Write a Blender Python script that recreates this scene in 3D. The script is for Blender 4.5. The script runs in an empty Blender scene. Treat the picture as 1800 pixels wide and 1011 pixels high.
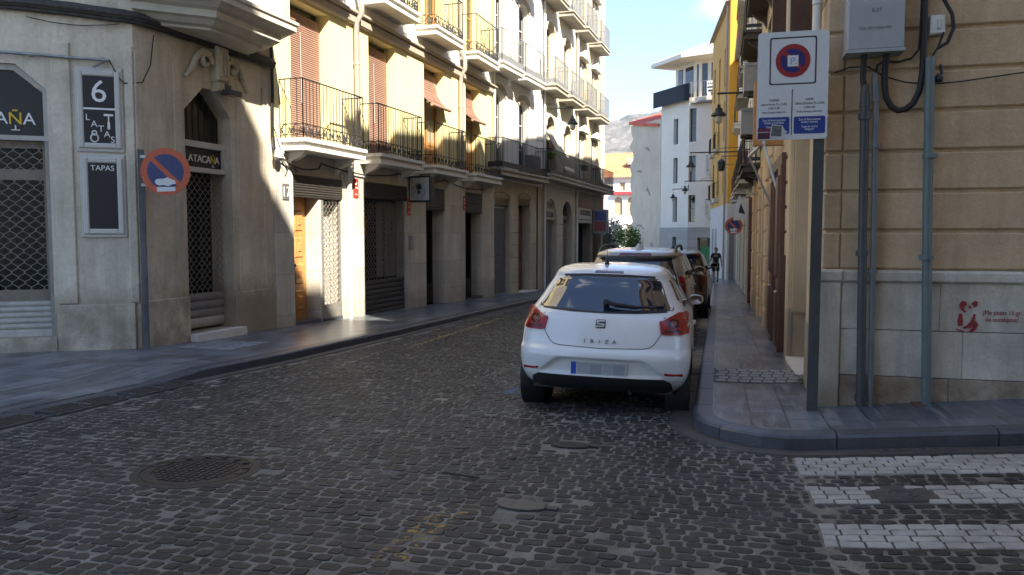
import bpy, bmesh, math, random
import numpy as np
from mathutils import Vector, Matrix
random.seed(7); rng=np.random.default_rng(7)
SC=bpy.context.scene; COL=SC.collection
# ---------------------------------------------------------------- camera
cam=bpy.data.cameras.new('camera'); co=bpy.data.objects.new('camera',cam); COL.objects.link(co)
cam.sensor_width=36; cam.lens=1400/1800*36; cam.clip_end=8000; cam.clip_start=.05
YAW=math.atan(362/1400); PIT=math.atan(95/1400)
co.location=(0,0,1.55); co.rotation_euler=(math.pi/2-PIT,0,YAW); SC.camera=co
# ---------------------------------------------------------------- sky and sun
SUN_EL=math.radians(40); SUN_AZ=math.radians(135.5)      # azimuth from +Y towards +X
sund=Vector((math.sin(SUN_AZ)*math.cos(SUN_EL),math.cos(SUN_AZ)*math.cos(SUN_EL),math.sin(SUN_EL)))
w=bpy.data.worlds.new('World'); SC.world=w; w.use_nodes=True
nt=w.node_tree; nt.nodes.clear()
sky=nt.nodes.new('ShaderNodeTexSky'); sky.sky_type='NISHITA'; sky.sun_disc=False
sky.sun_elevation=SUN_EL; sky.sun_rotation=SUN_AZ; sky.air_density=.65; sky.dust_density=.05; sky.ozone_density=3.0
bg=nt.nodes.new('ShaderNodeBackground'); bg.inputs[1].default_value=.14
out=nt.nodes.new('ShaderNodeOutputWorld')
tc=nt.nodes.new('ShaderNodeTexCoord'); mp=nt.nodes.new('ShaderNodeMapping'); mp.inputs['Scale'].default_value=(2.2,2.2,7)
mp.inputs['Location'].default_value=(.35,.1,.62)
nz=nt.nodes.new('ShaderNodeTexNoise'); nz.inputs['Scale'].default_value=1.6; nz.inputs['Detail'].default_value=7; nz.inputs['Roughness'].default_value=.58
cr=nt.nodes.new('ShaderNodeValToRGB'); cr.color_ramp.elements[0].position=.60; cr.color_ramp.elements[1].position=.88
mx=nt.nodes.new('ShaderNodeMixRGB'); mx.inputs[2].default_value=(9,9.2,9.6,1)
L=nt.links.new
L(tc.outputs['Generated'],mp.inputs[0]); L(mp.outputs[0],nz.inputs[0]); L(nz.outputs[0],cr.inputs[0]); L(cr.outputs[0],mx.inputs[0])
L(sky.outputs[0],mx.inputs[1])
# one soft bank of thin cloud low over the street end
m2=nt.nodes.new('ShaderNodeMapping'); m2.vector_type='TEXTURE'; m2.inputs['Location'].default_value=(.035,.965,.268); m2.inputs['Rotation'].default_value=(0,-.18,0); m2.inputs['Scale'].default_value=(.085,.6,.022)
ln=nt.nodes.new('ShaderNodeVectorMath'); ln.operation='LENGTH'; r2=nt.nodes.new('ShaderNodeValToRGB'); r2.color_ramp.elements[0].color=(1,1,1,1); r2.color_ramp.elements[1].color=(0,0,0,1); r2.color_ramp.elements[0].position=.1; r2.color_ramp.elements[1].position=1.0
n3=nt.nodes.new('ShaderNodeTexNoise'); n3.inputs['Scale'].default_value=9; n3.inputs['Detail'].default_value=6; r3=nt.nodes.new('ShaderNodeValToRGB'); r3.color_ramp.elements[0].position=.38; r3.color_ramp.elements[1].position=.75
mu=nt.nodes.new('ShaderNodeMath'); mu.operation='MULTIPLY'; mx2=nt.nodes.new('ShaderNodeMixRGB'); mx2.inputs[2].default_value=(9,9.2,9.6,1)
L(tc.outputs['Generated'],m2.inputs[0]); L(m2.outputs[0],ln.inputs[0]); L(ln.outputs['Value'],r2.inputs[0]); L(tc.outputs['Generated'],n3.inputs[0]); L(n3.outputs[0],r3.inputs[0]); L(r2.outputs[0],mu.inputs[0]); L(r3.outputs[0],mu.inputs[1]); L(mu.outputs[0],mx2.inputs[0]); L(mx.outputs[0],mx2.inputs[1]); L(mx2.outputs[0],bg.inputs[0]); L(bg.outputs[0],out.inputs[0])
sl=bpy.data.lights.new('sun','SUN'); sl.energy=5.0; sl.angle=math.radians(.55); sl.color=(1,.94,.84)
so=bpy.data.objects.new('sun',sl); COL.objects.link(so); so.location=(30,-30,40)
so.rotation_euler=(-sund).to_track_quat('-Z','Y').to_euler()
SC.view_settings.view_transform='Standard'; SC.view_settings.look='None'; SC.view_settings.exposure=1.62; SC.view_settings.gamma=1
try: SC.view_settings.use_white_balance=True; SC.view_settings.white_balance_temperature=6950
except Exception: pass
SC.cycles.use_denoising=True; SC.cycles.max_bounces=6; SC.cycles.diffuse_bounces=4; SC.cycles.glossy_bounces=3; SC.cycles.transmission_bounces=3
SC.cycles.caustics_reflective=False; SC.cycles.caustics_refractive=False; SC.cycles.sample_clamp_indirect=6
# ---------------------------------------------------------------- materials
MATS={}
def _pos(nt,scale=(1,1,1)):
    g=nt.nodes.new('ShaderNodeNewGeometry'); m=nt.nodes.new('ShaderNodeMapping'); m.inputs['Scale'].default_value=scale
    nt.links.new(g.outputs['Position'],m.inputs[0]); return m.outputs[0]
def _noise(nt,vec,scale,detail=5,rough=.6):
    n=nt.nodes.new('ShaderNodeTexNoise'); n.inputs['Scale'].default_value=scale; n.inputs['Detail'].default_value=detail; n.inputs['Roughness'].default_value=rough
    nt.links.new(vec,n.inputs['Vector']); return n.outputs[0]
def _ramp(nt,fac,a,b,ca=(0,0,0,1),cb=(1,1,1,1)):
    r=nt.nodes.new('ShaderNodeValToRGB'); e=r.color_ramp.elements; e[0].position=a; e[1].position=b; e[0].color=ca; e[1].color=cb
    nt.links.new(fac,r.inputs[0]); return r.outputs[0]
def _mix(nt,fac,a,b,mode='MIX'):
    m=nt.nodes.new('ShaderNodeMixRGB'); m.blend_type=mode
    for i,v in ((0,fac),(1,a),(2,b)):
        if isinstance(v,(int,float)): m.inputs[i].default_value=v
        elif isinstance(v,tuple): m.inputs[i].default_value=(*v[:3],1)
        else: nt.links.new(v,m.inputs[i])
    return m.outputs[0]
def _math(nt,op,a,b=0,clamp=False):
    m=nt.nodes.new('ShaderNodeMath'); m.operation=op; m.use_clamp=clamp
    for i,v in ((0,a),(1,b)):
        if isinstance(v,(int,float)): m.inputs[i].default_value=v
        else: nt.links.new(v,m.inputs[i])
    return m.outputs[0]
def M(name,col=(.5,.5,.5),rough=.7,var=.12,scale=3,bump=.0,bscale=40,metal=0,streak=0,streakcol=(.10,.085,.065),stain=0,stainz=None,spec=.5,coat=0,emit=None,brick=None,fine=.0,trans=0):
    if name in MATS: return MATS[name]
    m=bpy.data.materials.new(name); m.use_nodes=True; nt=m.node_tree; b=nt.nodes['Principled BSDF']
    b.inputs['Roughness'].default_value=rough; b.inputs['Metallic'].default_value=metal; b.inputs['Specular IOR Level'].default_value=spec
    b.inputs['Coat Weight'].default_value=coat; b.inputs['Coat Roughness'].default_value=.03
    if trans: b.inputs['Transmission Weight'].default_value=trans
    c=tuple(col)
    if var>0:
        p=_pos(nt); n=_noise(nt,p,scale,6,.62)
        lo=tuple(x*(1-var) for x in c); hi=tuple(min(1,x*(1+var)) for x in c)
        c=_ramp(nt,n,.3,.7,(*lo,1),(*hi,1))
    if fine>0:
        f=_noise(nt,_pos(nt),scale*14,3,.7); c=_mix(nt,fine,c,_ramp(nt,f,.3,.75,(.35,.35,.35,1),(1.0,1.0,1.0,1)),'MULTIPLY')
    if brick:
        bw,bh,mcol,msz,axis=brick[:5]
        t=nt.nodes.new('ShaderNodeTexBrick'); t.inputs['Brick Width'].default_value=bw; t.inputs['Row Height'].default_value=bh; t.inputs['Mortar Size'].default_value=msz; t.inputs['Scale'].default_value=1
        t.inputs['Mortar Smooth'].default_value=.2
        v_=brick[5] if len(brick)>5 else .13; t.inputs['Color1'].default_value=(1-v_,1-v_,1-v_,1); t.inputs['Color2'].default_value=(1+v_,1+v_,1+v_,1); t.inputs['Mortar'].default_value=(*mcol,1); t.inputs['Bias'].default_value=0
        g=nt.nodes.new('ShaderNodeNewGeometry'); s=nt.nodes.new('ShaderNodeSeparateXYZ'); cmb=nt.nodes.new('ShaderNodeCombineXYZ')
        nt.links.new(g.outputs['Position'],s.inputs[0])
        if axis=='yz': nt.links.new(s.outputs[1],cmb.inputs[0]); nt.links.new(s.outputs[2],cmb.inputs[1])
        elif axis=='xz': nt.links.new(s.outputs[0],cmb.inputs[0]); nt.links.new(s.outputs[2],cmb.inputs[1])
        elif axis=='xy': nt.links.new(s.outputs[0],cmb.inputs[0]); nt.links.new(s.outputs[1],cmb.inputs[1])
        else: nt.links.new(s.outputs[1],cmb.inputs[0]); nt.links.new(s.outputs[0],cmb.inputs[1])
        nt.links.new(cmb.outputs[0],t.inputs['Vector']); c=_mix(nt,1.0,c,t.outputs['Color'],'MULTIPLY')
    if streak>0:
        n=_noise(nt,_pos(nt,(2.2,2.2,.28)),2.1,6,.65); c=_mix(nt,_math(nt,'MULTIPLY',_ramp(nt,n,.46,.78),streak),c,streakcol)
    if stain>0:
        n=_noise(nt,_pos(nt),1.5,8,.7); k=_ramp(nt,n,.40,.62)
        if stainz is not None:
            g=nt.nodes.new('ShaderNodeNewGeometry'); s=nt.nodes.new('ShaderNodeSeparateXYZ'); nt.links.new(g.outputs['Position'],s.inputs[0])
            mr=nt.nodes.new('ShaderNodeMapRange'); mr.inputs[1].default_value=stainz; mr.inputs[2].default_value=stainz-.9; nt.links.new(s.outputs[2],mr.inputs[0])
            k=_math(nt,'MULTIPLY',_ramp(nt,_math(nt,'ADD',_math(nt,'MULTIPLY',mr.outputs[0],.42),_math(nt,'MULTIPLY',n,.6)),.48,.66),1)
        c=_mix(nt,_math(nt,'MULTIPLY',k,stain),c,streakcol)
    if isinstance(c,tuple): b.inputs['Base Color'].default_value=(*c[:3],1)
    else: nt.links.new(c,b.inputs['Base Color'])
    if bump>0:
        bn=nt.nodes.new('ShaderNodeBump'); bn.inputs['Strength'].default_value=bump; bn.inputs['Distance'].default_value=.02
        nt.links.new(_noise(nt,_pos(nt),bscale,4,.6),bn.inputs['Height']); nt.links.new(bn.outputs[0],b.inputs['Normal'])
    if emit: b.inputs['Emission Color'].default_value=(*emit[:3],1); b.inputs['Emission Strength'].default_value=emit[3]
    MATS[name]=m; return m
stone=M('stone_beige',(.66,.595,.475),.85,.2,1.3,.35,28,streak=.55,streakcol=(.25,.20,.135),stain=.75,stainz=1.2,fine=.3)
stone_b=M('stone_ground_floor',(.60,.565,.49),.85,.13,1.8,.3,30,streak=.34,streakcol=(.22,.19,.15),stain=.45,stainz=.6,fine=.2,brick=(1.6,.78,(.62,.60,.57),.006,'yz'))
stone_base=M('stone_plinth',(.60,.53,.41),.85,.3,2.8,.5,22,streak=.5,streakcol=(.19,.155,.105),stain=.6,fine=.4)
yellow=M('plaster_pale_yellow',(.80,.71,.38),.88,.05,1.3,.12,60,streak=.10,streakcol=(.62,.48,.22))
white_pl=M('plaster_white',(.78,.76,.71),.88,.05,1.3,.12,60,streak=.14,streakcol=(.45,.42,.36))
cream=M('plaster_cream',(.66,.60,.47),.88,.07,1.3,.12,60,streak=.25,streakcol=(.32,.27,.2))
tan_pl=M('plaster_tan',(.52,.44,.32),.88,.10,1.3,.15,50,streak=.35,streakcol=(.2,.17,.13))
moulding=M('moulding_taupe',(.40,.35,.28),.85,.10,3,.15,60,streak=.15)
slab_w=M('balcony_slab_white',(.70,.68,.63),.8,.08,3,.15,50,streak=.2,streakcol=(.3,.27,.22))
slab_d=M('balcony_slab_stone',(.42,.39,.33),.85,.15,3,.2,40,streak=.4)
iron=M('iron_black',(.025,.025,.028),.5,.2,12)
iron_g=M('iron_grey',(.20,.21,.215),.55,.15,12)
galv=M('galvanised_steel',(.30,.31,.32),.45,.2,9,metal=.6)
polem=M('pole_dark_grey',(.045,.050,.052),.6,.25,9,streak=.2,streakcol=(.2,.2,.19))
blind=M('blind_terracotta',(.31,.185,.14),.7,.08,4)
wood_o=M('wood_orange',(.50,.235,.075),.45,.18,6,streak=.3,streakcol=(.25,.10,.03))
wood_b=M('wood_brown',(.115,.052,.03),.5,.25,6,streak=.3,streakcol=(.04,.02,.012))
wood_r=M('wood_dark_red',(.10,.028,.022),.5,.25,6)
wood_w=M('wood_white_painted',(.52,.50,.455),.6,.06,5,streak=.12,streakcol=(.35,.32,.27))
glass_d=M('window_glass',(.02,.024,.028),.04,.0,spec=.8)
glass_b=M('shop_glass_dark',(.010,.009,.008),.12,.0,spec=.5)
black=M('black_panel',(.010,.010,.011),.45,.1,8)
shutter_d=M('shutter_dark_brown',(.045,.040,.036),.5,.15,6)
shutter_l=M('shutter_light_grey',(.42,.40,.36),.5,.12,6,streak=.35,streakcol=(.14,.11,.08))
shutter_g=M('shutter_grey',(.21,.20,.19),.5,.12,6,streak=.3,streakcol=(.09,.07,.05))
wire=M('grille_wire',(.27,.255,.225),.5,.15,10,metal=.3)
wire_d=M('grille_wire_dark',(.16,.15,.14),.5,.15,10)
lettw=M('lettering_white',(.75,.75,.73),.6,0)
letty=M('lettering_yellow',(.70,.48,.03),.6,0)
lettb=M('lettering_black',(.015,.015,.016),.6,0)
sred=M('sign_red',(.42,.045,.03),.45,.15,20,streak=.2,streakcol=(.5,.15,.08))
sorange=M('sign_orange_red',(.47,.085,.03),.5,.18,25)
sblue=M('sign_blue',(.018,.028,.12),.45,.15,20)
sblue2=M('sign_bright_blue',(.012,.035,.22),.45,.08,20)
swhite=M('sign_white',(.60,.61,.62),.45,.05,15,streak=.06,streakcol=(.4,.4,.38))
sredd=M('alarm_plate_red',(.55,.05,.035),.5,.05)
cable=M('cable_black',(.012,.012,.013),.6,.2,15)
cable_d=M('cable_bundle_grey',(.05,.046,.042),.8,.35,14)
ochre=M('plaster_ochre',(.64,.465,.295),.88,.14,1.6,.35,45,streak=.5,streakcol=(.30,.215,.13),stain=.22,fine=.25)
ochre2=M('plaster_ochre_smooth',(.66,.48,.28),.85,.10,2,.2,45,streak=.2,streakcol=(.28,.2,.1))
base_r=M('stone_grey_base',(.62,.58,.50),.85,.25,2.2,.35,30,streak=.62,streakcol=(.24,.20,.15),stain=.75,stainz=.7,fine=.28)
base_r2=M('stone_stained_course',(.40,.33,.25),.85,.35,5,.5,30,streak=.6,streakcol=(.17,.11,.065),stain=.6,fine=.45)
pvc=M('pipe_grey_green',(.12,.155,.15),.5,.12,7,streak=.2,streakcol=(.3,.32,.32))
pipe_d=M('pipe_dark_grey',(.05,.053,.056),.5,.15,7,streak=.15,streakcol=(.2,.2,.2))
pipe_w=M('pipe_white',(.62,.62,.60),.5,.06,7)
pipe_t=M('pipe_taupe',(.36,.32,.29),.5,.1,7)
plast=M('plastic_light_grey',(.50,.52,.52),.5,.05,9,streak=.08,streakcol=(.3,.3,.3))
plastw=M('plastic_white',(.66,.66,.64),.5,.05,9,streak=.15,streakcol=(.4,.38,.34))
rust=M('rusty_iron',(.13,.07,.05),.8,.3,20)
white_b=M('render_white',(.80,.75,.66),.85,.05,.8,.1,40,streak=.12,streakcol=(.5,.48,.44))
blank=M('render_blank_wall',(.64,.56,.45),.9,.12,.35,.2,20,streak=.4,streakcol=(.40,.35,.29),stain=.10)
amber=M('plaster_amber',(.62,.35,.085),.85,.06,1.2,.1,50)
amber2=M('plaster_dark_amber',(.62,.30,.035),.85,.06,1.2,.1,50)
tile=M('roof_tile',(.50,.22,.11),.8,.3,3,.6,14)
tile_w=M('roof_tile_pale',(.50,.44,.36),.8,.3,3,.6,14)
redroof=M('roof_red_membrane',(.62,.10,.05),.7,.25,2)
pink=M('render_salmon',(.62,.25,.15),.85,.05,1)
foil_g=M('leaf_green',(.10,.19,.045),.6,.35,3)
foil_d=M('leaf_dark',(.05,.075,.045),.6,.5,5)
foil_w=M('blossom_white',(.62,.60,.55),.6,.1,5)
bark=M('bark',(.09,.07,.05),.9,.3,8)
castiron=M('cast_iron',(.034,.029,.025),.6,.25,14,.35,60,metal=.2)
castgrey=M('cast_iron_worn',(.085,.08,.076),.5,.2,14,.3,60,metal=.3)
lampm=M('lamp_dark_green_metal',(.018,.026,.024),.45,.1,9)
lampg=M('lamp_glass',(.55,.55,.50),.25,0)
skin=M('skin',(.32,.17,.11),.6,0); cloth_b=M('cloth_black',(.015,.015,.018),.85,.2,20); hairm=M('hair_dark',(.012,.009,.007),.7,0)
# ---------------------------------------------------------------- mesh building
class MB:
    def __init__(s): s.v=[]; s.f=[]; s.m=[]; s.sm=[]
    def add(s,vs,fs,mi=0,sm=False):
        o=len(s.v); s.v+= [tuple(map(float,p)) for p in vs]
        for f in fs: s.f.append([i+o for i in f]); s.m.append(mi); s.sm.append(sm)
    def quad(s,a,b,c,d,mi=0): s.add([a,b,c,d],[[0,1,2,3]],mi)
    def poly(s,ps,mi=0): s.add(ps,[list(range(len(ps)))],mi)
    def hexa(s,p,mi=0): s.add(p,[[0,3,2,1],[4,5,6,7],[0,1,5,4],[1,2,6,5],[2,3,7,6],[3,0,4,7]],mi)
    def box(s,x0,x1,y0,y1,z0,z1,mi=0):
        s.hexa([(x0,y0,z0),(x1,y0,z0),(x1,y1,z0),(x0,y1,z0),(x0,y0,z1),(x1,y0,z1),(x1,y1,z1),(x0,y1,z1)],mi)
    def fb(s,fr,s0,s1,d0,d1,z0,z1,mi=0):
        P=fr.pt; s.hexa([P(s0,d0,z0),P(s0,d1,z0),P(s1,d1,z0),P(s1,d0,z0),P(s0,d0,z1),P(s0,d1,z1),P(s1,d1,z1),P(s1,d0,z1)],mi)
    def bev(s,fr,s0,s1,d0,d1,z0,z1,b,mi=0):   # block with chamfered front edges
        P=fr.pt
        A=[P(s0,d0,z0),P(s1,d0,z0),P(s1,d0,z1),P(s0,d0,z1)]; B=[P(s0,d1-b,z0),P(s1,d1-b,z0),P(s1,d1-b,z1),P(s0,d1-b,z1)]
        C=[P(s0+b,d1,z0+b),P(s1-b,d1,z0+b),P(s1-b,d1,z1-b),P(s0+b,d1,z1-b)]
        f=[[8,9,10,11]]
        for i in range(4):
            j=(i+1)%4; f+=[[i,j,j+4,i+4],[i+4,j+4,j+8,i+8]]
        s.add(A+B+C,f,mi)
    def prism(s,ps,vec,mi=0):
        n=len(ps); v=Vector(vec); q=[Vector(p) for p in ps]; s.add(q+[p+v for p in q],[list(range(n))[::-1],list(range(n,2*n))]+[[i,(i+1)%n,(i+1)%n+n,i+n] for i in range(n)],mi)
    def tube(s,pts,r,n=6,mi=0,closed=False,cap=True,sm=True):
        pts=[Vector(p) for p in pts]; N=len(pts); vs=[]; fs=[]; rr=r if isinstance(r,(list,tuple)) else [r]*N
        ref=None
        for i,p in enumerate(pts):
            if closed: t=pts[(i+1)%N]-pts[i-1]
            else: t=pts[min(i+1,N-1)]-pts[max(i-1,0)]
            if t.length<1e-9: t=Vector((0,0,1))
            t.normalize()
            if ref is None:
                ref=Vector((0,0,1)) if abs(t.z)<.9 else Vector((1,0,0))
            a=ref-t*ref.dot(t)
            if a.length<1e-4: a=t.orthogonal()
            a.normalize(); b=t.cross(a); ref=a
            for k in range(n):
                an=2*math.pi*(k+.5)/n; vs.append(p+(a*math.cos(an)+b*math.sin(an))*rr[i])
        R=N if closed else N-1
        for i in range(R):
            j=(i+1)%N
            for k in range(n):
                l=(k+1)%n; fs.append([i*n+k,i*n+l,j*n+l,j*n+k])
        s.add(vs,fs,mi,sm)
        if cap and not closed:
            s.add(vs[:n],[list(range(n))[::-1]],mi); s.add(vs[-n:],[list(range(n))],mi)
    def lathe(s,prof,c,ax=(0,0,1),n=16,mi=0,sm=True):
        ax=Vector(ax).normalized(); a=ax.orthogonal().normalized(); b=ax.cross(a); c=Vector(c); vs=[]; fs=[]
        for r,h in prof:
            for k in range(n):
                t=2*math.pi*k/n; vs.append(c+ax*h+(a*math.cos(t)+b*math.sin(t))*r)
        for i in range(len(prof)-1):
            for k in range(n): l=(k+1)%n; fs.append([i*n+k,i*n+l,(i+1)*n+l,(i+1)*n+k])
        s.add(vs,fs,mi,sm)
    def disc(s,c,ax,r,n=24,mi=0,up=None):
        ax=Vector(ax).normalized(); a=ax.orthogonal().normalized(); b=ax.cross(a); c=Vector(c)
        s.poly([c+(a*math.cos(2*math.pi*k/n)+b*math.sin(2*math.pi*k/n))*r for k in range(n)],mi)
    def split(s):
        par=list(range(len(s.v)))
        def f(a):
            while par[a]!=a: par[a]=par[par[a]]; a=par[a]
            return a
        for fc in s.f:
            for i in fc[1:]: par[f(i)]=f(fc[0])
        gr={}
        for k,fc in enumerate(s.f): gr.setdefault(f(fc[0]),[]).append(k)
        return gr
    def build(s,name,mats,parent=None,label=None,cat=None,group=None,kind=None):
        if not isinstance(mats,(list,tuple)): mats=[mats]
        if not s.v: s.v=[(0,0,0)]
        if parent is not None: o0=Vector(ORG[parent.name])
        else:
            a=np.array(s.v); o0=Vector(((a[:,0].min()+a[:,0].max())/2,(a[:,1].min()+a[:,1].max())/2,a[:,2].min()))
        me=bpy.data.meshes.new(name); me.from_pydata([Vector(p)-o0 for p in s.v],[],s.f); 
        for m in mats: me.materials.append(m)
        me.polygons.foreach_set('material_index',s.m); me.polygons.foreach_set('use_smooth',s.sm); me.update()
        return link(name,me,o0,parent,label,cat,group,kind)
ORG={}
def link(name,me,o0,parent=None,label=None,cat=None,group=None,kind=None):
    o=bpy.data.objects.new(name,me); COL.objects.link(o)
    if parent is None: o.location=o0
    else: o.parent=parent
    ORG[o.name]=tuple(o0); tag(o,label,cat,group,kind); return o
def tag(o,label=None,cat=None,group=None,kind=None):
    if label: o['label']=label
    if cat: o['category']=cat
    if group: o['group']=group
    if kind: o['kind']=kind
def thing(name,label,cat,loc,group=None):
    o=bpy.data.objects.new(name,None); COL.objects.link(o); o.location=loc; o.empty_display_size=.2; ORG[o.name]=tuple(loc); tag(o,label,cat,group); return o
def copy_tree(o,loc,label=None,group=None,rz=None):
    r=o.copy(); COL.objects.link(r); r.location=loc; ORG[r.name]=tuple(loc)
    if rz is not None: r.rotation_euler=(0,0,rz)
    if label: r['label']=label
    if group: r['group']=group
    for ch in list(o.children):
        c=ch.copy(); COL.objects.link(c); c.parent=r; ORG[c.name]=tuple(loc)
        for g in list(ch.children): d=g.copy(); COL.objects.link(d); d.parent=c
    return r
class Fr:
    def __init__(s,P,Q):
        s.P=np.array(P,float); s.Q=np.array(Q,float); s.L=float(np.linalg.norm(s.Q-s.P)); s.t=(s.Q-s.P)/s.L; s.n=np.array([s.t[1],-s.t[0]])
    def pt(s,a,d,z): q=s.P+s.t*a+s.n*d; return Vector((q[0],q[1],z))
    def T(s): return Vector((s.t[0],s.t[1],0))
    def N(s): return Vector((s.n[0],s.n[1],0))
def outline(op):
    a,b,c,d=op[:4]; k=op[5] if len(op)>5 else 'rect'
    if k=='arch':
        rise=op[6] if len(op)>6 else (b-a)/2; m=(a+b)/2; n=10; hw=(b-a)/2
        return [(a,c)]+[(m-hw*math.cos(math.pi*i/n),d-rise+rise*math.sin(math.pi*i/n)) for i in range(n+1)]+[(b,c)]
    if k=='cham':
        kw,kh=op[6]; return [(a,c),(a,d-kh),(a+kw,d),(b-kw,d),(b,d-kh),(b,c)]
    return [(a,c),(a,d),(b,d),(b,c)]
def wall(mb,fr,s0,s1,z0,z1,ops,mi=0,rmi=0,depth=None,zsplit=None):
    xs=sorted({s0,s1,*[o[0] for o in ops],*[o[1] for o in ops]}); zs=sorted({z0,z1,*[o[2] for o in ops],*[o[3] for o in ops]}|({zsplit[0]} if zsplit else set()))
    xs=[x for x in xs if s0<=x<=s1]; zs=[z for z in zs if z0<=z<=z1]
    for i in range(len(xs)-1):
        for j in range(len(zs)-1):
            mx_,mz=(xs[i]+xs[i+1])/2,(zs[j]+zs[j+1])/2
            if any(o[0]<mx_<o[1] and o[2]<mz<o[3] for o in ops): continue
            k=mi if not zsplit or mz>zsplit[0] else zsplit[1]
            mb.quad(fr.pt(xs[i],0,zs[j]),fr.pt(xs[i+1],0,zs[j]),fr.pt(xs[i+1],0,zs[j+1]),fr.pt(xs[i],0,zs[j+1]),k)
    for o in ops:
        ol=outline(o); dp=o[4]; ri=rmi
        if zsplit and (o[2]+o[3])/2<zsplit[0]: ri=zsplit[1]
        ki=mi if not zsplit or (o[2]+o[3])/2>zsplit[0] else zsplit[1]
        for (a,za),(b,zb) in zip(ol[:-1],ol[1:]):
            mb.quad(fr.pt(a,0,za),fr.pt(b,0,zb),fr.pt(b,-dp,zb),fr.pt(a,-dp,za),ri)
            if abs(b-a)>1e-6 and (za<o[3]-1e-6 or zb<o[3]-1e-6): mb.poly([fr.pt(a,0,za),fr.pt(b,0,zb),fr.pt(b,0,o[3]+1e-5),fr.pt(a,0,o[3]+1e-5)],ki)
        (a,za),(b,zb)=ol[-1],ol[0]; mb.quad(fr.pt(a,0,za),fr.pt(b,0,zb),fr.pt(b,-dp,zb),fr.pt(a,-dp,za),ri)
    if depth:
        P=fr.pt
        mb.quad(P(s0,0,z0),P(s0,0,z1),P(s0,-depth,z1),P(s0,-depth,z0),mi); mb.quad(P(s1,0,z0),P(s1,-depth,z0),P(s1,-depth,z1),P(s1,0,z1),mi)
        mb.quad(P(s0,0,z1),P(s1,0,z1),P(s1,-depth,z1),P(s0,-depth,z1),mi); mb.quad(P(s0,-depth,z0),P(s0,-depth,z1),P(s1,-depth,z1),P(s1,-depth,z0),mi)
def window(par,fr,op,d,fm,gm,name='window',mull=(1,2),fw=.07,pane='pane'):
    a,b,c,z=op[:4]; mb=MB(); ol=outline(op)
    mb.fb(fr,a,a+fw,d-.05,d,c,ol[1][1]); mb.fb(fr,b-fw,b,d-.05,d,c,ol[-2][1]); mb.fb(fr,a+fw,b-fw,d-.05,d,c,c+fw)
    for (p,zp),(q,zq) in zip(ol[1:-2],ol[2:-1]):
        mb.hexa([fr.pt(p,d-.05,zp-fw),fr.pt(p,d,zp-fw),fr.pt(q,d,zq-fw),fr.pt(q,d-.05,zq-fw),fr.pt(p,d-.05,zp),fr.pt(p,d,zp),fr.pt(q,d,zq),fr.pt(q,d-.05,zq)])
    nx,nz=mull
    for i in range(1,nx+1): x=a+(b-a)*i/(nx+1); mb.fb(fr,x-fw*.5,x+fw*.5,d-.045,d-.004,c+fw,z-fw)
    for i in range(1,nz+1): y=c+(z-c)*i/(nz+1); mb.fb(fr,a+fw,b-fw,d-.043,d-.008,y-.02,y+.02)
    w_=mb.build(name,fm,par); g=MB(); g.poly([fr.pt(x,d-.03,y) for x,y in ol][::-1]); g.build(pane,gm,w_); return w_
def slats(mb,fr,s0,s1,d,z0,z1,h=.09,dep=.022,mi=0):
    n=max(1,int(round((z1-z0)/h))); h=(z1-z0)/n
    prof=[(0,0),(.25,.8),(.5,1),(.8,.85),(.93,.1),(1,0)]
    for i in range(n):
        for (u,e),(u2,e2) in zip(prof[:-1],prof[1:]):
            mb.quad(fr.pt(s0,d+dep*e,z0+h*(i+u)),fr.pt(s1,d+dep*e,z0+h*(i+u)),fr.pt(s1,d+dep*e2,z0+h*(i+u2)),fr.pt(s0,d+dep*e2,z0+h*(i+u2)),mi)
def lattice(mb,fr,s0,s1,z0,z1,d,cw=.11,ch=.15,r=.006,mi=0):
    n=max(2,int(round((s1-s0)/cw))); cw=(s1-s0)/n; m=max(2,int(round((z1-z0)/ch))); ch=(z1-z0)/m
    for i in range(n):
        sg=1 if i%2 else -1
        def X(u): return max(-1,min(1,1.12*math.sin(u)))
        pts=[fr.pt(s0+cw*(i+.5)+sg*(cw*.49)*X(2*math.pi*k/8),d+.006*sg,z0+ch*k/8) for k in range(m*8+1)]
        mb.tube(pts,r,4,mi,cap=False)
def railing(mb,fr,s0,s1,d,z0,z1,sp=.115,orn=True,r=.008,band=0,d0=0,mi=0,bmi=0):
    path=[(s0,d0),(s0,d),(s1,d),(s1,d0)]
    zr=[z0+.06,z1]+([z0+.26] if orn else [])
    for z in zr:
        mb.tube([fr.pt(a,e,z) for a,e in path],.016 if z==z1 else .010,4,mi,sm=False)
    for (a,e),(b,g) in zip(path[:-1],path[1:]):
        l=math.hypot(b-a,g-e); n=max(2,int(l/sp))
        for i in range(n+1):
            u=i/n; x,y=a+(b-a)*u,e+(g-e)*u
            mb.tube([fr.pt(x,y,z0),fr.pt(x,y,z1)],r*(1.5 if i in(0,n) else 1),4,mi,cap=False)
        if orn:
            n2=max(2,int(l/.24)); T=(fr.T()*(b-a)+fr.N()*(g-e))/l
            for i in range(n2):
                u=(i+.5)/n2; c=fr.pt(a+(b-a)*u,e+(g-e)*u,z0+.16)
                mb.tube([c+T*.085*math.cos(q*math.pi/5)+Vector((0,0,.095*math.sin(q*math.pi/5))) for q in range(10)],.008,4,mi,closed=True)
                for sg in(-1,1):
                    c2=c+T*.12*sg
                    mb.tube([c2+T*sg*(-.05+.045*math.cos(q*.9))*(1-q*.07)+Vector((0,0,(.055*math.sin(q*.9)-.02))) for q in range(8)],.007,4,mi,cap=False)
        if band: mb.fb(fr,min(a,b)-(.004 if a==b else 0),max(a,b)+(.004 if a==b else 0),min(e,g)-(.004 if e==g else 0),max(e,g)+(.004 if e==g else 0),z0+.06,z0+.06+band,bmi)
_txt={}
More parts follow.
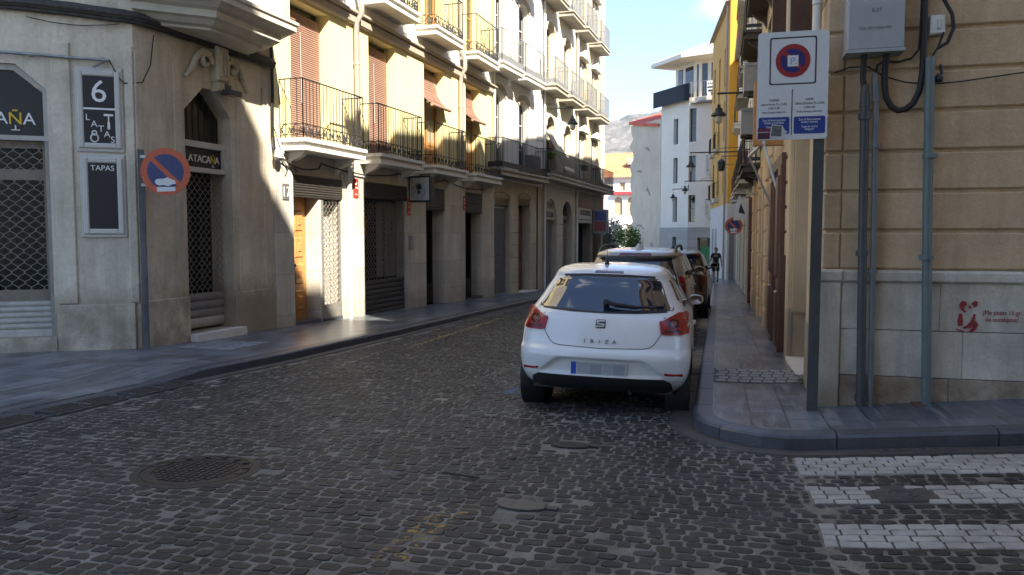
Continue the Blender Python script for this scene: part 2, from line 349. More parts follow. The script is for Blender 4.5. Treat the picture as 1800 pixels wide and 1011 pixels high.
def text_polys(s,size,ext=.004):
    cu=bpy.data.curves.new('t','FONT'); cu.body=s; cu.size=size; cu.extrude=ext; cu.resolution_u=3; cu.align_x='CENTER'
    o=bpy.data.objects.new('t',cu); COL.objects.link(o); dg=bpy.context.evaluated_depsgraph_get(); me=bpy.data.meshes.new_from_object(o.evaluated_get(dg))
    vs=[v.co.copy() for v in me.vertices]; fs=[list(p.vertices) for p in me.polygons]
    bpy.data.objects.remove(o); bpy.data.curves.remove(cu); bpy.data.meshes.remove(me); return vs,fs
def put_text(mb,s,size,o,right,up,mi=0,ext=.004,sx=1):
    vs,fs=text_polys(s,size,ext); r=Vector(right).normalized(); u=Vector(up).normalized(); n=r.cross(u); o=Vector(o)
    mb.add([o+r*v.x*sx+u*v.y+n*v.z for v in vs],fs,mi)
Z=Vector((0,0,1))
def ground_z(x,y):
    r=x-.55; rise=.095*.5*(r+math.sqrt(r*r+.03)); k=max(0,min(1,(11.5-y)/3)); k=k*k*(3-2*k)
    return -.025*y+rise*k
# ---------------------------------------------------------------- ground, road, pavements
def interp(pts,y):
    ys=[p[1] for p in pts]; xs=[p[0] for p in pts]; return float(np.interp(y,ys,xs))
LK=[(-6.35,-3),(-6.2,5),(-6.1,7.9),(-5.9,10),(-5.75,13.7),(-5.66,19),(-5.5,25),(-5.0,33),(-4.4,42),(-4.9,52),(-9,62)]   # left kerb line, top outer edge
A2P=(-8.13,9.84); A2Q=(-7.932,13.145)
LF=[(-14,0),(-14,5.9),(-11.05,7.9),(-8.13,9.84),(-7.93,13.1),(-7.2,25.4),(-6.6,31),(-6.0,42.3),(-8,46),(-14,60)]
def lk_h(y): t=max(0,min(1,(y-7.5)/.9)); return .045+.075*t
arc=[(-.2,60),(-.2,30),(-.2,16),(-.2,9),(-.2,7.35)]+[(.65-.85*math.cos(a),7.35-.85*math.sin(a)) for a in [math.pi/2*i/10 for i in range(1,11)]]+[(1.5,6.5),(2.5,6.5),(4,6.5),(14,6.5)]
def rk_x(y):   # right kerb x for given y
    if y>=7.35: return -.2
    return .65-math.sqrt(max(0,.85**2-(7.35-y)**2))
def paint(nt,c,cx,cy,hx,hy,rot,thr,col):
    g=nt.nodes.new('ShaderNodeNewGeometry'); m=nt.nodes.new('ShaderNodeMapping'); m.vector_type='TEXTURE'; m.inputs['Location'].default_value=(cx,cy,0); m.inputs['Rotation'].default_value=(0,0,rot); m.inputs['Scale'].default_value=(hx,hy,1)
    nt.links.new(g.outputs['Position'],m.inputs[0]); s=nt.nodes.new('ShaderNodeSeparateXYZ'); nt.links.new(m.outputs[0],s.inputs[0])
    d=_math(nt,'MAXIMUM',_math(nt,'ABSOLUTE',s.outputs[0]),_math(nt,'ABSOLUTE',s.outputs[1]))
    n=_noise(nt,_pos(nt),16,4,.7); k=_math(nt,'MULTIPLY',_math(nt,'LESS_THAN',d,1),_ramp(nt,n,thr,thr+.06)); return _mix(nt,k,c,col)
def road_mat(m,broad=True):
    nt=m.node_tree; b=nt.nodes['Principled BSDF']; c=b.inputs['Base Color'].links[0].from_socket
    for args in ((-1.55,4.02,.10,.42,-.10,.54,(.30,.20,.06)),(-2.2,8.75,.05,.38,-.1,.46,(.05,.15,.32)),(-2.05,8.40,.30,.04,0,.50,(.05,.15,.32)),(-4.9,15,.06,3,.02,.50,(.36,.28,.10)),(-5.0,11.5,.05,2,.03,.55,(.4,.4,.38))): c=paint(nt,c,*args)
    nt.links.new(c,b.inputs['Base Color'])
mortar=M('mortar_grey',(.24,.225,.195),.85,.5,3.5,.9,50,fine=.6,spec=.25); road_mat(mortar)
sett=M('sett_dark_basalt',(.040,.039,.039),.52,.4,1.7,.5,75,stain=.18,streakcol=(.085,.080,.070),fine=.62,spec=.22); road_mat(sett)
sett2=M('sett_dark_grey',(.060,.058,.055),.55,.4,1.7,.5,75,stain=.18,streakcol=(.10,.094,.082),fine=.62,spec=.22); road_mat(sett2)
sett_w=M('sett_white',(.46,.45,.42),.66,.22,7,.4,60,stain=.55,streakcol=(.20,.19,.175),fine=.4)
far_road=M('road_setts_far',(.066,.062,.057),.5,.4,2.5,.6,26,fine=.5,spec=.4,brick=(.16,.095,(1.7,1.65,1.5),.014,'xy')); road_mat(far_road)
slabm=M('pavement_marble',(.135,.150,.168),.30,.55,1.6,.10,30,brick=(.62,.30,(.35,.35,.35),.009,'yx',.42),streak=.0,fine=.28)
veins_first=1
slabm2=M('pavement_marble_veined',(.095,.107,.128),.33,.30,1.0,.08,30,brick=(.62,1.4,(.35,.35,.35),.010,'xy',.32),fine=.2)
def veins(m):
    nt=m.node_tree; b=nt.nodes['Principled BSDF']; c=b.inputs['Base Color'].links[0].from_socket
    mp_=nt.nodes.new('ShaderNodeMapping'); mp_.inputs['Rotation'].default_value=(0,0,.75); mp_.inputs['Scale'].default_value=(9,.9,1)
    g=nt.nodes.new('ShaderNodeNewGeometry'); nt.links.new(g.outputs['Position'],mp_.inputs[0])
    n=_noise(nt,mp_.outputs[0],1.3,6,.7); c=_mix(nt,_math(nt,'MULTIPLY',_ramp(nt,n,.5,.64),.65),c,(.25,.27,.29)); nt.links.new(c,b.inputs['Base Color'])
veins(slabm2); veins(slabm)
kerbm=M('kerb_dark_marble',(.075,.082,.098),.38,.25,2.5,.25,40,fine=.3)
guttm=M('gutter_stone',(.085,.078,.072),.6,.3,4,.4,40,fine=.35)
# --- far ground sheet
mb=MB()
G=[-60,-12,-3]; 
mb.quad((-3000,-300,-1.2),(3000,-300,-1.2),(3000,75,-3.0),(-3000,75,-3.0)); mb.quad((-3000,75,-3.0),(3000,75,-3.0),(3000,4500,-70),(-3000,4500,-70))
mb.build('ground',M('earth_far',(.17,.15,.11),.95,.3,.01),None,kind='structure')
# --- road sheet + setts
mb=MB()
def sheet(x0,x1,y0,y1,st,zo,mi,f=ground_z):
    nx=max(1,int((x1-x0)/st)); ny=max(1,int((y1-y0)/st))
    vs=[(x0+(x1-x0)*i/nx,y0+(y1-y0)*j/ny,f(x0+(x1-x0)*i/nx,y0+(y1-y0)*j/ny)+zo) for j in range(ny+1) for i in range(nx+1)]
    mb.add(vs,[[j*(nx+1)+i,j*(nx+1)+i+1,(j+1)*(nx+1)+i+1,(j+1)*(nx+1)+i] for j in range(ny) for i in range(nx)],mi)
sheet(-7,14,-1.6,9,.3,0,0); sheet(-7,3,9,22,.8,0,0); sheet(-9,3,22,66,2,0,3); sheet(-12,-7,40,66,2,0,3); sheet(-7,14,-8,-1.6,1,0,3)
mb.sm=[True]*len(mb.sm)
sheets_=0
bands=[(5.83,6.24),(5.11,5.52),(4.34,4.76),(3.58,3.99),(2.82,3.22)]
for b_ in bands: sheet(.57,9,b_[0],b_[1],.3,.0012,5)
mb.sm=[True]*len(mb.sm)
holes=[(-3.53,4.78,.40),(-1.12,6.21,.17),(-1.10,4.62,.15),(1.13,5.30,.135)]
cx=[];cy=[];hx=[];hy=[];mi=[];ht=[];rot=[]
y=2.3; row=0
while y<24:
    p=.094
    inb=[b for b in bands if b[0]-.01<=y+p/2<=b[1]+.01]
    xl=max(interp(LK,y)+.22,-1.12*y-1.6); xr=min((rk_x(y)-.22) if y>6.5 else 9,.34*y+2.0)
    if 6.28<y<=6.5: xr=min(xr,.9)
    x=xl+rng.uniform(0,.15)
    while x<xr:
        wx=inb and x>.56
        l=rng.uniform(.118,.135) if wx else rng.uniform(.086,.138); 
        if not wx and inb and x<.58<x+l: l=max(.06,.575-x)
        if wx and x<.64: l=rng.uniform(.05,.13)
        ok=all((x+l/2-h[0])**2+(y+p/2-h[1])**2>(h[2]+.035)**2 for h in holes)
        if ok and not (not wx and rng.random()<.02):
            cx.append(x+l/2); wav=0 if x>.3 else .022*math.sin(.9*x+row*.13)+rng.normal(0,.004); cy.append(y+p/2+wav)
            gap=.010 if wx else rng.uniform(.009,.024); hx.append((l-gap)/2); hy.append((p-(.010 if wx else rng.uniform(.009,.022)))/2); mi.append(2 if wx else [1,4,6][int(np.searchsorted([.30,.86],rng.random()))]); ht.append(rng.uniform(.007,.011) if wx else rng.uniform(.001,.0065)); rot.append(0 if wx else rng.normal(0,.05))
        x+=l
    y+=p; row+=1
n=len(cx); cx,cy,hx,hy,ht,rot,mi=[np.array(a) for a in (cx,cy,hx,hy,ht,rot,mi)]
u=np.array([[-1,-.6],[-.72,-1],[.72,-1],[1,-.6],[1,.6],[.72,1],[-.72,1],[-1,.6]])
uw=np.array([[-1,-.93],[-.95,-1],[.95,-1],[1,-.93],[1,.93],[.95,1],[-.95,1],[-1,.93]])
U=np.where((mi==2)[:,None,None],uw[None],u[None])+rng.normal(0,.075,(n,8,2))*(mi!=2)[:,None,None]
gz=np.array([ground_z(a,b) for a,b in zip(cx,cy)])
lv=[]; tiltx=rng.normal(0,.03,n); tilty=rng.normal(0,.03,n)
for sc_,hz in ((1.0,-1.2),(.98,.55),(.90,1.0)):
    X=U[:,:,0]*hx[:,None]*sc_; Y=U[:,:,1]*hy[:,None]*sc_; c,s=np.cos(rot)[:,None],np.sin(rot)[:,None]
    X2=X*c-Y*s; Y2=X*s+Y*c; gy=np.array([ground_z(a+.05,b)-ground_z(a-.05,b) for a,b in zip(cx,cy)])/.1
    Zv=gz[:,None]+ht[:,None]*hz+(X2*(tiltx+gy)[:,None]+Y2*(tilty-.025)[:,None])
    lv.append(np.stack([cx[:,None]+X2,cy[:,None]+Y2,Zv],-1))
V=np.concatenate(lv,1).reshape(-1,3)          # n*24
fl=[]
for k in range(2):
    for i in range(8): j=(i+1)%8; fl.append([k*8+i,k*8+j,k*8+8+j,k*8+8+i])
top=[16+i for i in range(8)]
base=np.arange(n)*24; nb=len(mb.v)
allv=np.concatenate([np.array(mb.v),V]); 
loops=np.concatenate([np.array([i for f in mb.f for i in f])]+[((base[:,None]+nb)+np.array(sum(fl,[])+top)[None]).ravel()])
cnt=np.concatenate([np.array([len(f) for f in mb.f]),np.tile(np.array([4]*16+[8]),n)])
matx=np.concatenate([np.array(mb.m),np.repeat(mi,17)])
me=bpy.data.meshes.new('road'); me.vertices.add(len(allv)); me.vertices.foreach_set('co',allv.ravel()); me.loops.add(len(loops)); me.loops.foreach_set('vertex_index',loops.astype(np.int32))
st=np.concatenate([[0],np.cumsum(cnt)[:-1]]); me.polygons.add(len(cnt)); me.polygons.foreach_set('loop_start',st.astype(np.int32)); me.polygons.foreach_set('material_index',matx.astype(np.int32)); me.polygons.foreach_set('use_smooth',np.zeros(len(cnt),bool))
sett3=M('sett_brown_grey',(.070,.063,.054),.6,.4,1.7,.8,50,fine=.62,spec=.2); road_mat(sett3)
for m in (mortar,sett2,sett_w,far_road,sett,M('joint_dark',(.075,.07,.062),.85,.4,5,.4,60),sett3): me.materials.append(m)
me.update(calc_edges=True); me.validate()
link('road',me,(0,0,0),kind='structure')
# --- pavements
mb=MB(); ys=[-1.4,0,2,4,5,6,7,7.5,7.9,8.3,8.8,9.3,9.84,10.5,11.5,12.5,13.1,15,17,19,21,23,25.4,28,31,35,39,42.3]
rows=[]
for y_ in ys:
    a=interp(LF,y_)-.15; b=interp(LK,y_)-.16; rows.append([(a+(b-a)*k/8,y_,-.025*y_+.12*(1-(k/8)**3)+lk_h(y_)*(k/8)**3) for k in range(9)])
for r0,r1 in zip(rows[:-1],rows[1:]): 
    for k in range(8): mb.quad(r0[k],r0[k+1],r1[k+1],r1[k])
mb.build('pavement',slabm,kind='structure')
mb=MB()
ysr=[6.672]+[6.53+1.27*i/10 for i in range(11)]
def rx(y_): return rk_x(y_-.0)+.17 if y_>7.35 else .65-math.sqrt(max(0,.68**2-max(0,7.35-y_)**2)) if y_>6.67 else .65
rows=[]
for y_ in ysr:
    if y_<6.67: continue
    a=rx(y_); xs_=[a+(1.02-a)*k/8 for k in range(9)]+[1.02+i*.3 for i in range(1,12)]+[6,9,14]
    rows.append([(x_,y_,ground_z(x_,y_)+.12) for x_ in xs_])
for r0,r1 in zip(rows[:-1],rows[1:]):
    for k in range(len(r0)-1): mb.quad(r0[k],r0[k+1],r1[k+1],r1[k],0 if r0[k][0]<.95 else 1)
y_=rows[-1][0][1]; ys2=[y_]+[8.2,8.7,9.2,9.8,10.4,11,12,14,17,20,24,28,32,36,40,46,52]
rows=[[(-.03+(1.35+.03)*k/6,b,ground_z(-.03+(1.35+.03)*k/6,b)+.12) for k in range(7)] for b in ys2]
for r0,r1 in zip(rows[:-1],rows[1:]):
    for k in range(6): mb.quad(r0[k],r0[k+1],r1[k+1],r1[k],0)
mb.build('pavement',[slabm,slabm2],kind='structure')
def kerb(name,path,hf,w_,step,side):
    # resample
    P=[np.array(p,float) for p in path]; d=[0]
    for a,b in zip(P[:-1],P[1:]): d.append(d[-1]+np.linalg.norm(b-a))
    def at(s): return np.array([np.interp(s,d,[p[0] for p in P]),np.interp(s,d,[p[1] for p in P])])
    mb=MB(); s=0; 
    while s<d[-1]:
        e=min(s+step*random.uniform(.85,1.15),d[-1]); n=max(1,int((e-s)/.18)) if step<3 else 1; rows=[]
        for i in range(n+1):
            q=s+.004+(e-s-.008)*i/n; p=at(q); t=at(min(q+.05,d[-1]))-at(max(q-.05,0)); t/=np.linalg.norm(t); nn=np.array([t[1],-t[0]])*side
            g=ground_z(*p); h=hf(p[1]); pr=[(0,-.06),(0.004,h-.025),(.02,h-.006),(.045,h+.001),(w_,h+.003),(w_,h-.08)]
            rows.append([(p[0]+nn[0]*a,p[1]+nn[1]*a,g+b) for a,b in pr])
        for r0,r1 in zip(rows[:-1],rows[1:]):
            for k in range(5): mb.quad(r0[k],r0[k+1],r1[k+1],r1[k])
        for r in (rows[0],rows[-1]): mb.poly(r)
        s=e
    mb.build(name,kerbm,kind='structure')
kerb('kerb',LK[:9],lk_h,.19,1.1,-1); kerb('kerb',arc,lambda y:.12,.175,1.0,-1)
def gutter(path,w_,side):
    mb=MB(); P=[np.array(p,float) for p in path]
    dense=[]
    for a,b in zip(P[:-1],P[1:]):
        k=max(1,int(np.linalg.norm(b-a)/.5)); dense+=[a+(b-a)*i/k for i in range(k)]
    dense.append(P[-1]); rows=[]
    for i,p in enumerate(dense):
        t=dense[min(i+1,len(dense)-1)]-dense[max(i-1,0)]; t/=np.linalg.norm(t); nn=np.array([t[1],-t[0]])*side
        rows.append([(p[0]+nn[0]*a,p[1]+nn[1]*a,ground_z(*(p+nn*a))+z) for a,z in ((-.01,.004),(.06,.010),(.15,.012),(w_,.016),(w_+.01,-.02))])
    for r0,r1 in zip(rows[:-1],rows[1:]):
        for k in range(4): mb.quad(r0[k],r0[k+1],r1[k+1],r1[k])
    mb.build('gutter',guttm,kind='structure')
gutter([p for p in arc if p[1]<16],.2,1); gutter(LK[:8],.2,1)
# tactile paving patch on right pavement
mb=MB(); x=.0
for j in range(5):
    for i in range(7):
        x0=-.01+i*.128+.006+(j%2)*.03; y0=9.12+j*.215
        zz=[ground_z(a,b)+.126 for a,b in((x0,y0),(x0+.116,y0),(x0+.116,y0+.195),(x0,y0+.195))]
        mb.hexa([(x0,y0,zz[0]-.03),(x0+.116,y0,zz[1]-.03),(x0+.116,y0+.195,zz[2]-.03),(x0,y0+.195,zz[3]-.03),(x0+.006,y0+.006,zz[0]+.003),(x0+.11,y0+.006,zz[1]+.003),(x0+.11,y0+.189,zz[2]+.003),(x0+.006,y0+.189,zz[3]+.003)])
o=mb.build('paving_slabs',M('paving_pale_tile',(.27,.275,.27),.5,.2,6,.2,40,fine=.3),kind='structure')
mb=MB(); 
sheet(-.03,.93,9.08,10.22,.1,.1225,0); mb.build('paving_bed',guttm,kind='structure')
# pale ribbed slabs on left pavement by the second door
mb=MB()
for j in range(3):
    for i in range(5):
        x0=-7.75+j*.33; y0=10.1+i*.21; mb.box(x0,x0+.29,y0,y0+.11,-.025*y0+.10,-.025*y0+.1245)
mb.build('paving_slabs',M('paving_pale_bar',(.30,.31,.31),.45,.15,6),kind='structure')
# ---------------------------------------------------------------- left side of the street
A1=Fr((-11.05,7.9),A2P); A2=Fr(A2P,A2Q); BF=Fr((-7.9,13.67),(-7.2,25.4)); CF=Fr((-7.2,25.4),(-6.6,31)); DF=Fr((-6.6,31),(-6.0,42.3))
def gl(y): return -.025*y
# ===== stone corner building
bA=thing('stone_building','weathered beige stone building on the left corner with chamfered doorways and a bay window','building',(-9,11,-.2))
d1=(.30,2.40,.10,3.87,.32,'cham',(.37,.33)); d2=(1.02,2.14,-.04,3.88,.45,'cham',(.44,.40))
mb=MB(); wall(mb,A1,-4,A1.L,-.7,15.5,[d1,(.6,2.2,5.6,8,.3),(.6,2.2,9.2,11.6,.3)]); wall(mb,A2,0,A2.L,-.7,15.5,[d2])
# body behind
P=[A1.pt(-4,0,0),A1.pt(A1.L,0,0),A2.pt(A2.L,0,0),A2.pt(A2.L,-9,0),A1.pt(-4,-9,0)]
for a,b in ((2,3),(3,4),(4,0)): mb.quad(P[a]+Z*-.7,P[b]+Z*-.7,P[b]+Z*15.5,P[a]+Z*15.5)
mb.poly([p+Z*15.5 for p in P]); 
# raised pilaster strips and shallow panels
for a,b in((2.46,2.70),(3.38,3.50)): mb.bev(A1,a,b,-.02,.035,.55,4.2,.012)
for a,b in((.0,.12),(.78,.94),(2.30,2.52),(3.02,3.20)): mb.bev(A2,a,b,-.02,.022,.55,4.15,.01)
wA=mb.build('wall',stone,bA)
for q in ((A1,2.43,3.44,-.02,.04,-.4,.54,.012),(A2,.06,1.00,-.02,.042,-.4,.56,.012),(A1,-4,.28,-.02,.04,-.4,.54,.012)): mb=MB(); mb.bev(*q); mb.build('plinth',stone_base,bA)
mb=MB(); mb.bev(A2,2.17,3.30,-.02,.03,-.4,.55,.012); mb.build('plinth',stone,bA)
mb=MB(); mb.fb(A2,.98,2.22,-.3,.18,-.32,-.045); mb.build('door_step',slab_w,bA)
mb=MB(); mb.fb(A1,.28,2.42,-.3,.035,-.4,.09); mb.build('door_step',stone_base,bA)
# door 1
mb=MB(); ol=[(.30,2.84),(.30,3.54),(.67,3.87),(2.03,3.87),(2.40,3.54),(2.40,2.84)]
mb.poly([A1.pt(a,-.10,z) for a,z in [(.36,2.9),(.36,3.5),(.70,3.80),(2.0,3.80),(2.33,3.5),(2.33,2.9)]][::-1]); fan=mb.build('fanlight',black,bA)
mb=MB()
for (a,za),(b,zb) in zip(ol,ol[1:]+ol[:1]):
    ca,cz=1.35,3.3; f=.94
    q=lambda s,z:(ca+(s-ca)*f,cz+(z-cz)*(.86))
    (a2,za2),(b2,zb2)=q(a,za),q(b,zb); mb.prism([A1.pt(a,-.12,za),A1.pt(b,-.12,zb),A1.pt(b2,-.12,zb2),A1.pt(a2,-.12,za2)],A1.N()*.06)
mb.build('frame',shutter_l,fan)
def lettering(par,fr,chars,s0,pitch,z,size,d,slant=None):
    for i,ch in enumerate(chars):
        mb=MB(); put_text(mb,ch,size,fr.pt(s0+i*pitch,d,z),fr.T(),Z)
        if ch=='Ñ':
            mb2=MB(); c=fr.pt(s0+i*pitch,d,z-size*.1); T=fr.T()
            mb2.fb(fr,s0+i*pitch-size*.03,s0+i*pitch+size*.03,d,d+.006,z-size*.32,z-size*.06); mb2.fb(fr,s0+i*pitch-size*.22,s0+i*pitch+size*.22,d,d+.006,z-size*.36,z-size*.31); mb2.build('lettering',lettw,par)
        mb.build('lettering',letty if ch=='Ñ' else lettw,par)
lettering(fan,A1,'LATACAÑA',.98,.168,3.06,.235,-.092)
mb=MB(); lattice(mb,A1,.36,2.34,.60,2.82,-.10,.078,.15,.005); mb.fb(A1,.30,.36,-.16,-.06,.1,2.84); mb.fb(A1,2.34,2.40,-.16,-.06,.1,2.84); mb.build('grille',wire,bA)
mb=MB(); slats(mb,A1,.36,2.34,-.13,.12,.60,.085,.025); mb.fb(A1,.36,2.34,-.14,-.09,.1,.17); mb.build('shutter',shutter_l,bA)
mb=MB()
for a,b in((.3,.42),(.95,1.05),(1.55,1.66),(2.28,2.4)): mb.fb(A1,a,b,-.29,-.22,.1,2.85)
for z0,z1 in((.1,.75),(2.3,2.45),(2.74,2.87)): mb.fb(A1,.42,2.28,-.285,-.225,z0,z1)
dA=mb.build('door',M('door_frame_taupe',(.26,.21,.155),.55,.15,5),bA); mb=MB(); mb.poly([A1.pt(a,-.30,z) for a,z in((.3,.1),(.3,3.5),(2.4,3.5),(2.4,.1))][::-1]); mb.build('pane',glass_b,dA)
# door 2
mb=MB(); mb.poly([A2.pt(a,-0.250,z) for a,z in((1.04,3.04),(1.04,3.46),(1.46,3.86),(1.70,3.86),(2.12,3.46),(2.12,3.04))][::-1]); f2=mb.build('fanlight',glass_b,bA)
mb=MB(); 
for i in range(7): mb.tube([A2.pt(1.15+i*.14,-0.200,3.04),A2.pt(1.15+i*.14,-0.200,3.45+min(.4,.4*min(i,6-i)/2.2))],.008,4)
mb.build('bars',iron,f2)
mb=MB(); mb.fb(A2,1.02,2.14,-0.270,-0.130,2.94,3.04); mb.fb(A2,1.02,2.14,-0.270,-0.130,2.54,2.62); mb.fb(A2,1.02,1.08,-0.270,-0.130,2.62,2.94); mb.fb(A2,2.08,2.14,-0.270,-0.130,2.62,2.94); fr2=mb.build('sign_frame',wood_w,bA)
mb=MB(); mb.fb(A2,1.08,2.08,-0.230,-0.170,2.62,2.94); s2=mb.build('sign_panel',black,fr2)
lettering(fr2,A2,'LATACAÑA',1.23,.107,2.71,.165,-0.166)
mb=MB(); lattice(mb,A2,1.06,2.10,.57,2.52,-0.200,.066,.13,.005); mb.build('grille',wire,bA)
mb=MB(); slats(mb,A2,1.04,2.12,-0.230,.16,.57,.135,.03); mb.build('shutter',shutter_g,bA)
mb=MB(); slats(mb,A2,1.04,2.12,-0.232,.0,.16,.16,.03); mb.build('shutter',shutter_l,bA)
mb=MB(); mb.poly([A2.pt(a,-.44,z) for a,z in((1.02,-.1),(1.02,2.94),(2.14,2.94),(2.14,-.1))][::-1]); mb.fb(A2,1.75,1.9,-.43,-.39,0,2.5); mb.build('door',glass_b,bA)
# bay window
mb=MB(); poly=[(-.20,0),(.72,.95),(2.62,.95),(3.25,0)]
def bring(k,z): c=(1.25,0); return [A2.pt(c[0]+(s-c[0])*k,d*k,z) for s,d in poly]
prof=[(.66,4.22),(.66,4.28),(.74,4.32),(.80,4.42),(.86,4.46),(.86,4.62),(.93,4.68),(.97,4.74),(1.03,4.80),(1.03,4.93),(1.06,4.97),(1.06,5.05),(.90,5.10),(.90,9.0)]
rs=[bring(k,4.60+(z-4.22)*.62 if z<5.08 else z+.07) for k,z in prof]
for r0,r1 in zip(rs[:-1],rs[1:]):
    for i in range(3): mb.quad(r0[i],r0[i+1],r1[i+1],r1[i])
mb.poly(rs[0][::-1]); mb.poly(rs[-1]); mb.build('bay_window',M('stone_pale_moulding',(.55,.52,.45),.85,.10,2,.2,40,streak=.3,streakcol=(.22,.19,.15)),bA)
# scrolled console over door 2
mb=MB(); c=1.80
mb.bev(A2,c-.15,c+.15,-.02,.16,4.02,4.58,.03); mb.bev(A2,c-.11,c+.11,-.02,.13,3.86,4.03,.03)
for q in(-.08,0,.08): mb.fb(A2,c+q-.02,c+q+.02,.14,.185,4.10,4.45)
for sg in(-1,1):
    cc=c+sg*.33
    sp=[A2.pt(cc+sg*(.16-.0145*k)*math.cos(k*.62)*-1,.07,4.28+(.16-.0145*k)*math.sin(k*.62)) for k in range(11)]
    mb.tube([A2.pt(c+sg*.78,.03,3.98),A2.pt(c+sg*.66,.05,4.10),A2.pt(c+sg*.56,.06,4.30),A2.pt(c+sg*.42,.07,4.45),A2.pt(c+sg*.24,.07,4.42)],[.03,.045,.05,.055,.05],8); mb.tube(sp,.045,8)
mb.build('console',stone,bA)
# signs on the corner pier
def framed(name,label,s0,s1,z0,z1,group=None):
    t=thing(name,label,'sign',A1.pt((s0+s1)/2,.03,z0)); mb=MB()
    mb.bev(A1,s0-.03,s1+.03,.0,.03,z0-.05,z1+.05,.012)
    for a,b,c_,d_ in((s0,s0+.075,z0,z1),(s1-.075,s1,z0,z1),(s0+.075,s1-.075,z0,z0+.075),(s0+.075,s1-.075,z1-.075,z1)): mb.bev(A1,a,b,.03,.065,c_,d_,.016)
    mb.build('frame',wood_w,t); mb=MB(); mb.fb(A1,s0+.07,s1-.07,.02,.045,z0+.07,z1-.07); mb.build('panel',black,t); return t
t=framed('wall_sign','white framed black wall sign with a big 6 and the word LATAS in scattered letters',2.78,3.33,2.75,3.83)
mb=MB(); cx_=3.055
put_text(mb,'6',.44,A1.pt(cx_,.046,3.40),A1.T(),Z); mb.fb(A1,2.85,3.26,.044,.052,3.29,3.315)
for ch,s,z in(('L',2.905,3.14),('A',2.985,3.05),('T',3.07,2.985),('A',3.145,2.91),('S',3.215,2.835)): put_text(mb,ch,.125,A1.pt(s,.046,z),A1.T(),Z)
mb.bev(A1,3.11,3.23,.044,.052,3.205,3.235,.003); mb.fb(A1,3.162,3.178,.044,.052,3.04,3.205); mb.fb(A1,3.155,3.185,.044,.053,3.02,3.12)
mb.tube([A1.pt(2.985+.048*math.cos(k*math.pi/8),.047,2.895+.055*math.sin(k*math.pi/8)) for k in range(16)],.010,4,closed=True); mb.tube([A1.pt(2.985+.028*math.cos(k*math.pi/6),.047,2.965+.03*math.sin(k*math.pi/6)) for k in range(12)],.010,4,closed=True)
mb.build('lettering',lettw,t)
t=framed('wall_sign','tall white framed black menu board reading TAPAS',2.81,3.33,1.54,2.62)
mb=MB(); put_text(mb,'TAPAS',.105,A1.pt(3.07,.046,2.44),A1.T(),Z); mb.build('lettering',lettw,t)
# awning rail and box bracket
mb=MB(); mb.tube([A1.pt(.9,.06,4.02),A1.pt(3.2,.06,3.98)],.022,6); mb.tube([A1.pt(3.15,.03,3.98),A1.pt(3.02,.16,3.86)],.018,5)
for s in(1.2,2.2,3.1): mb.fb(A1,s,s+.04,-.0,.07,3.97,4.02)
o=mb.build('awning_rail',galv,label='thin grey metal rail with a short bracket fixed above the shuttered doorway',cat='rail')
# cables
def wob(fr,s0,s1,d,z,n,am,sag=0): return [fr.pt(s0+(s1-s0)*i/n,d,z+random.uniform(-am,am)-sag*math.sin(math.pi*i/n)) for i in range(n+1)]
mb=MB()
for k,(dz,dd,r) in enumerate(((.0,.07,.04),(.055,.06,.035),(-.05,.06,.03),(.02,.10,.028),(.09,.05,.02))):
    pts=wob(A1,.6,3.42,dd,4.60+dz,14,.006,-.05)+wob(A2,.12,3.30,dd+.01,4.60+dz,12,.006); mb.tube(pts,r,6)
mb.tube(wob(A1,2.2,3.35,.05,4.5,8,.004,.06),.008,4)
mb.build('cable_bundle',cable_d,label='thick dark bundle of old cables running along the stone corner building',cat='cables')
mb=MB(); mb.tube([A1.pt(3.2,.05,3.99)]+[A1.pt(3.2+ (.30)*u,.05,3.99-.34*math.sin(math.pi*u*.62)) for u in(.2,.4,.6)]+[A2.pt(.1,.06,3.72),A2.pt(.28,.05,4.0),A2.pt(.36,.05,4.45)],.009,5)
mb.build('loose_cable',cable,label='single loose black cable looping down from the bundle above the 6 sign',cat='cable')
mb=MB()
for ds,dz in((0,0),(.035,.1),(-.03,.2)): mb.tube([A2.pt(3.27+ds,.04,5.2),A2.pt(3.28+ds,.05,4.2),A2.pt(3.25+ds+.02,.04,3.5-dz),A2.pt(3.33+ds,.05,2.95-dz*.3)],.011,5)
mb.tube([A2.pt(3.29,.05,3.5)]+[BF.pt(-.45+.5*u,.06,3.4-.6*math.sin(u*2.6)) for u in(.2,.4,.6,.8,1.0)],.009,5)
mb.build('cable_bundle',cable,label='thin black cables dropping down the joint between the stone and the yellow building',cat='cables')
t=thing('floodlight','small dark floodlight tucked under the scrolled stone bracket','light',A2.pt(1.95,.2,3.75)); mb=MB(); mb.bev(A2,1.78,2.08,.10,.30,3.82,3.90,.02); mb.fb(A2,1.84,2.0,.0,.14,3.90,4.0); mb.build('housing',pipe_d,t); mb=MB(); mb.fb(A2,1.80,2.06,.12,.28,3.812,3.824); mb.build('lens',glass_d,t)
t=thing('junction_box','round white plastic box with cables at the end of the stone wall','box',BF.pt(-.5,.1,2.95)); mb=MB(); mb.lathe([(0,0),(.07,.0),(.075,.05),(.085,.055),(.085,.17),(.07,.20),(0,.2)],BF.pt(-.55,.13,2.88),(.25,0,1),14)
for k in range(3): mb.lathe([(.088,.06+.035*k),(.09,.07+.035*k),(.088,.08+.035*k)],BF.pt(-.55,.13,2.88),(.25,0,1),14)
mb.build('body',plastw,t); mb=MB(); mb.tube([BF.pt(-.45,.1,2.95),BF.pt(-.1,.12,2.86),BF.pt(.1,.1,2.72)],.018,5); mb.tube([BF.pt(-.4,.1,2.9),BF.pt(-.25,.12,2.72),BF.pt(-.1,.08,2.86),BF.pt(.05,.1,2.9)],.01,5); mb.build('cable',cable_d,t)
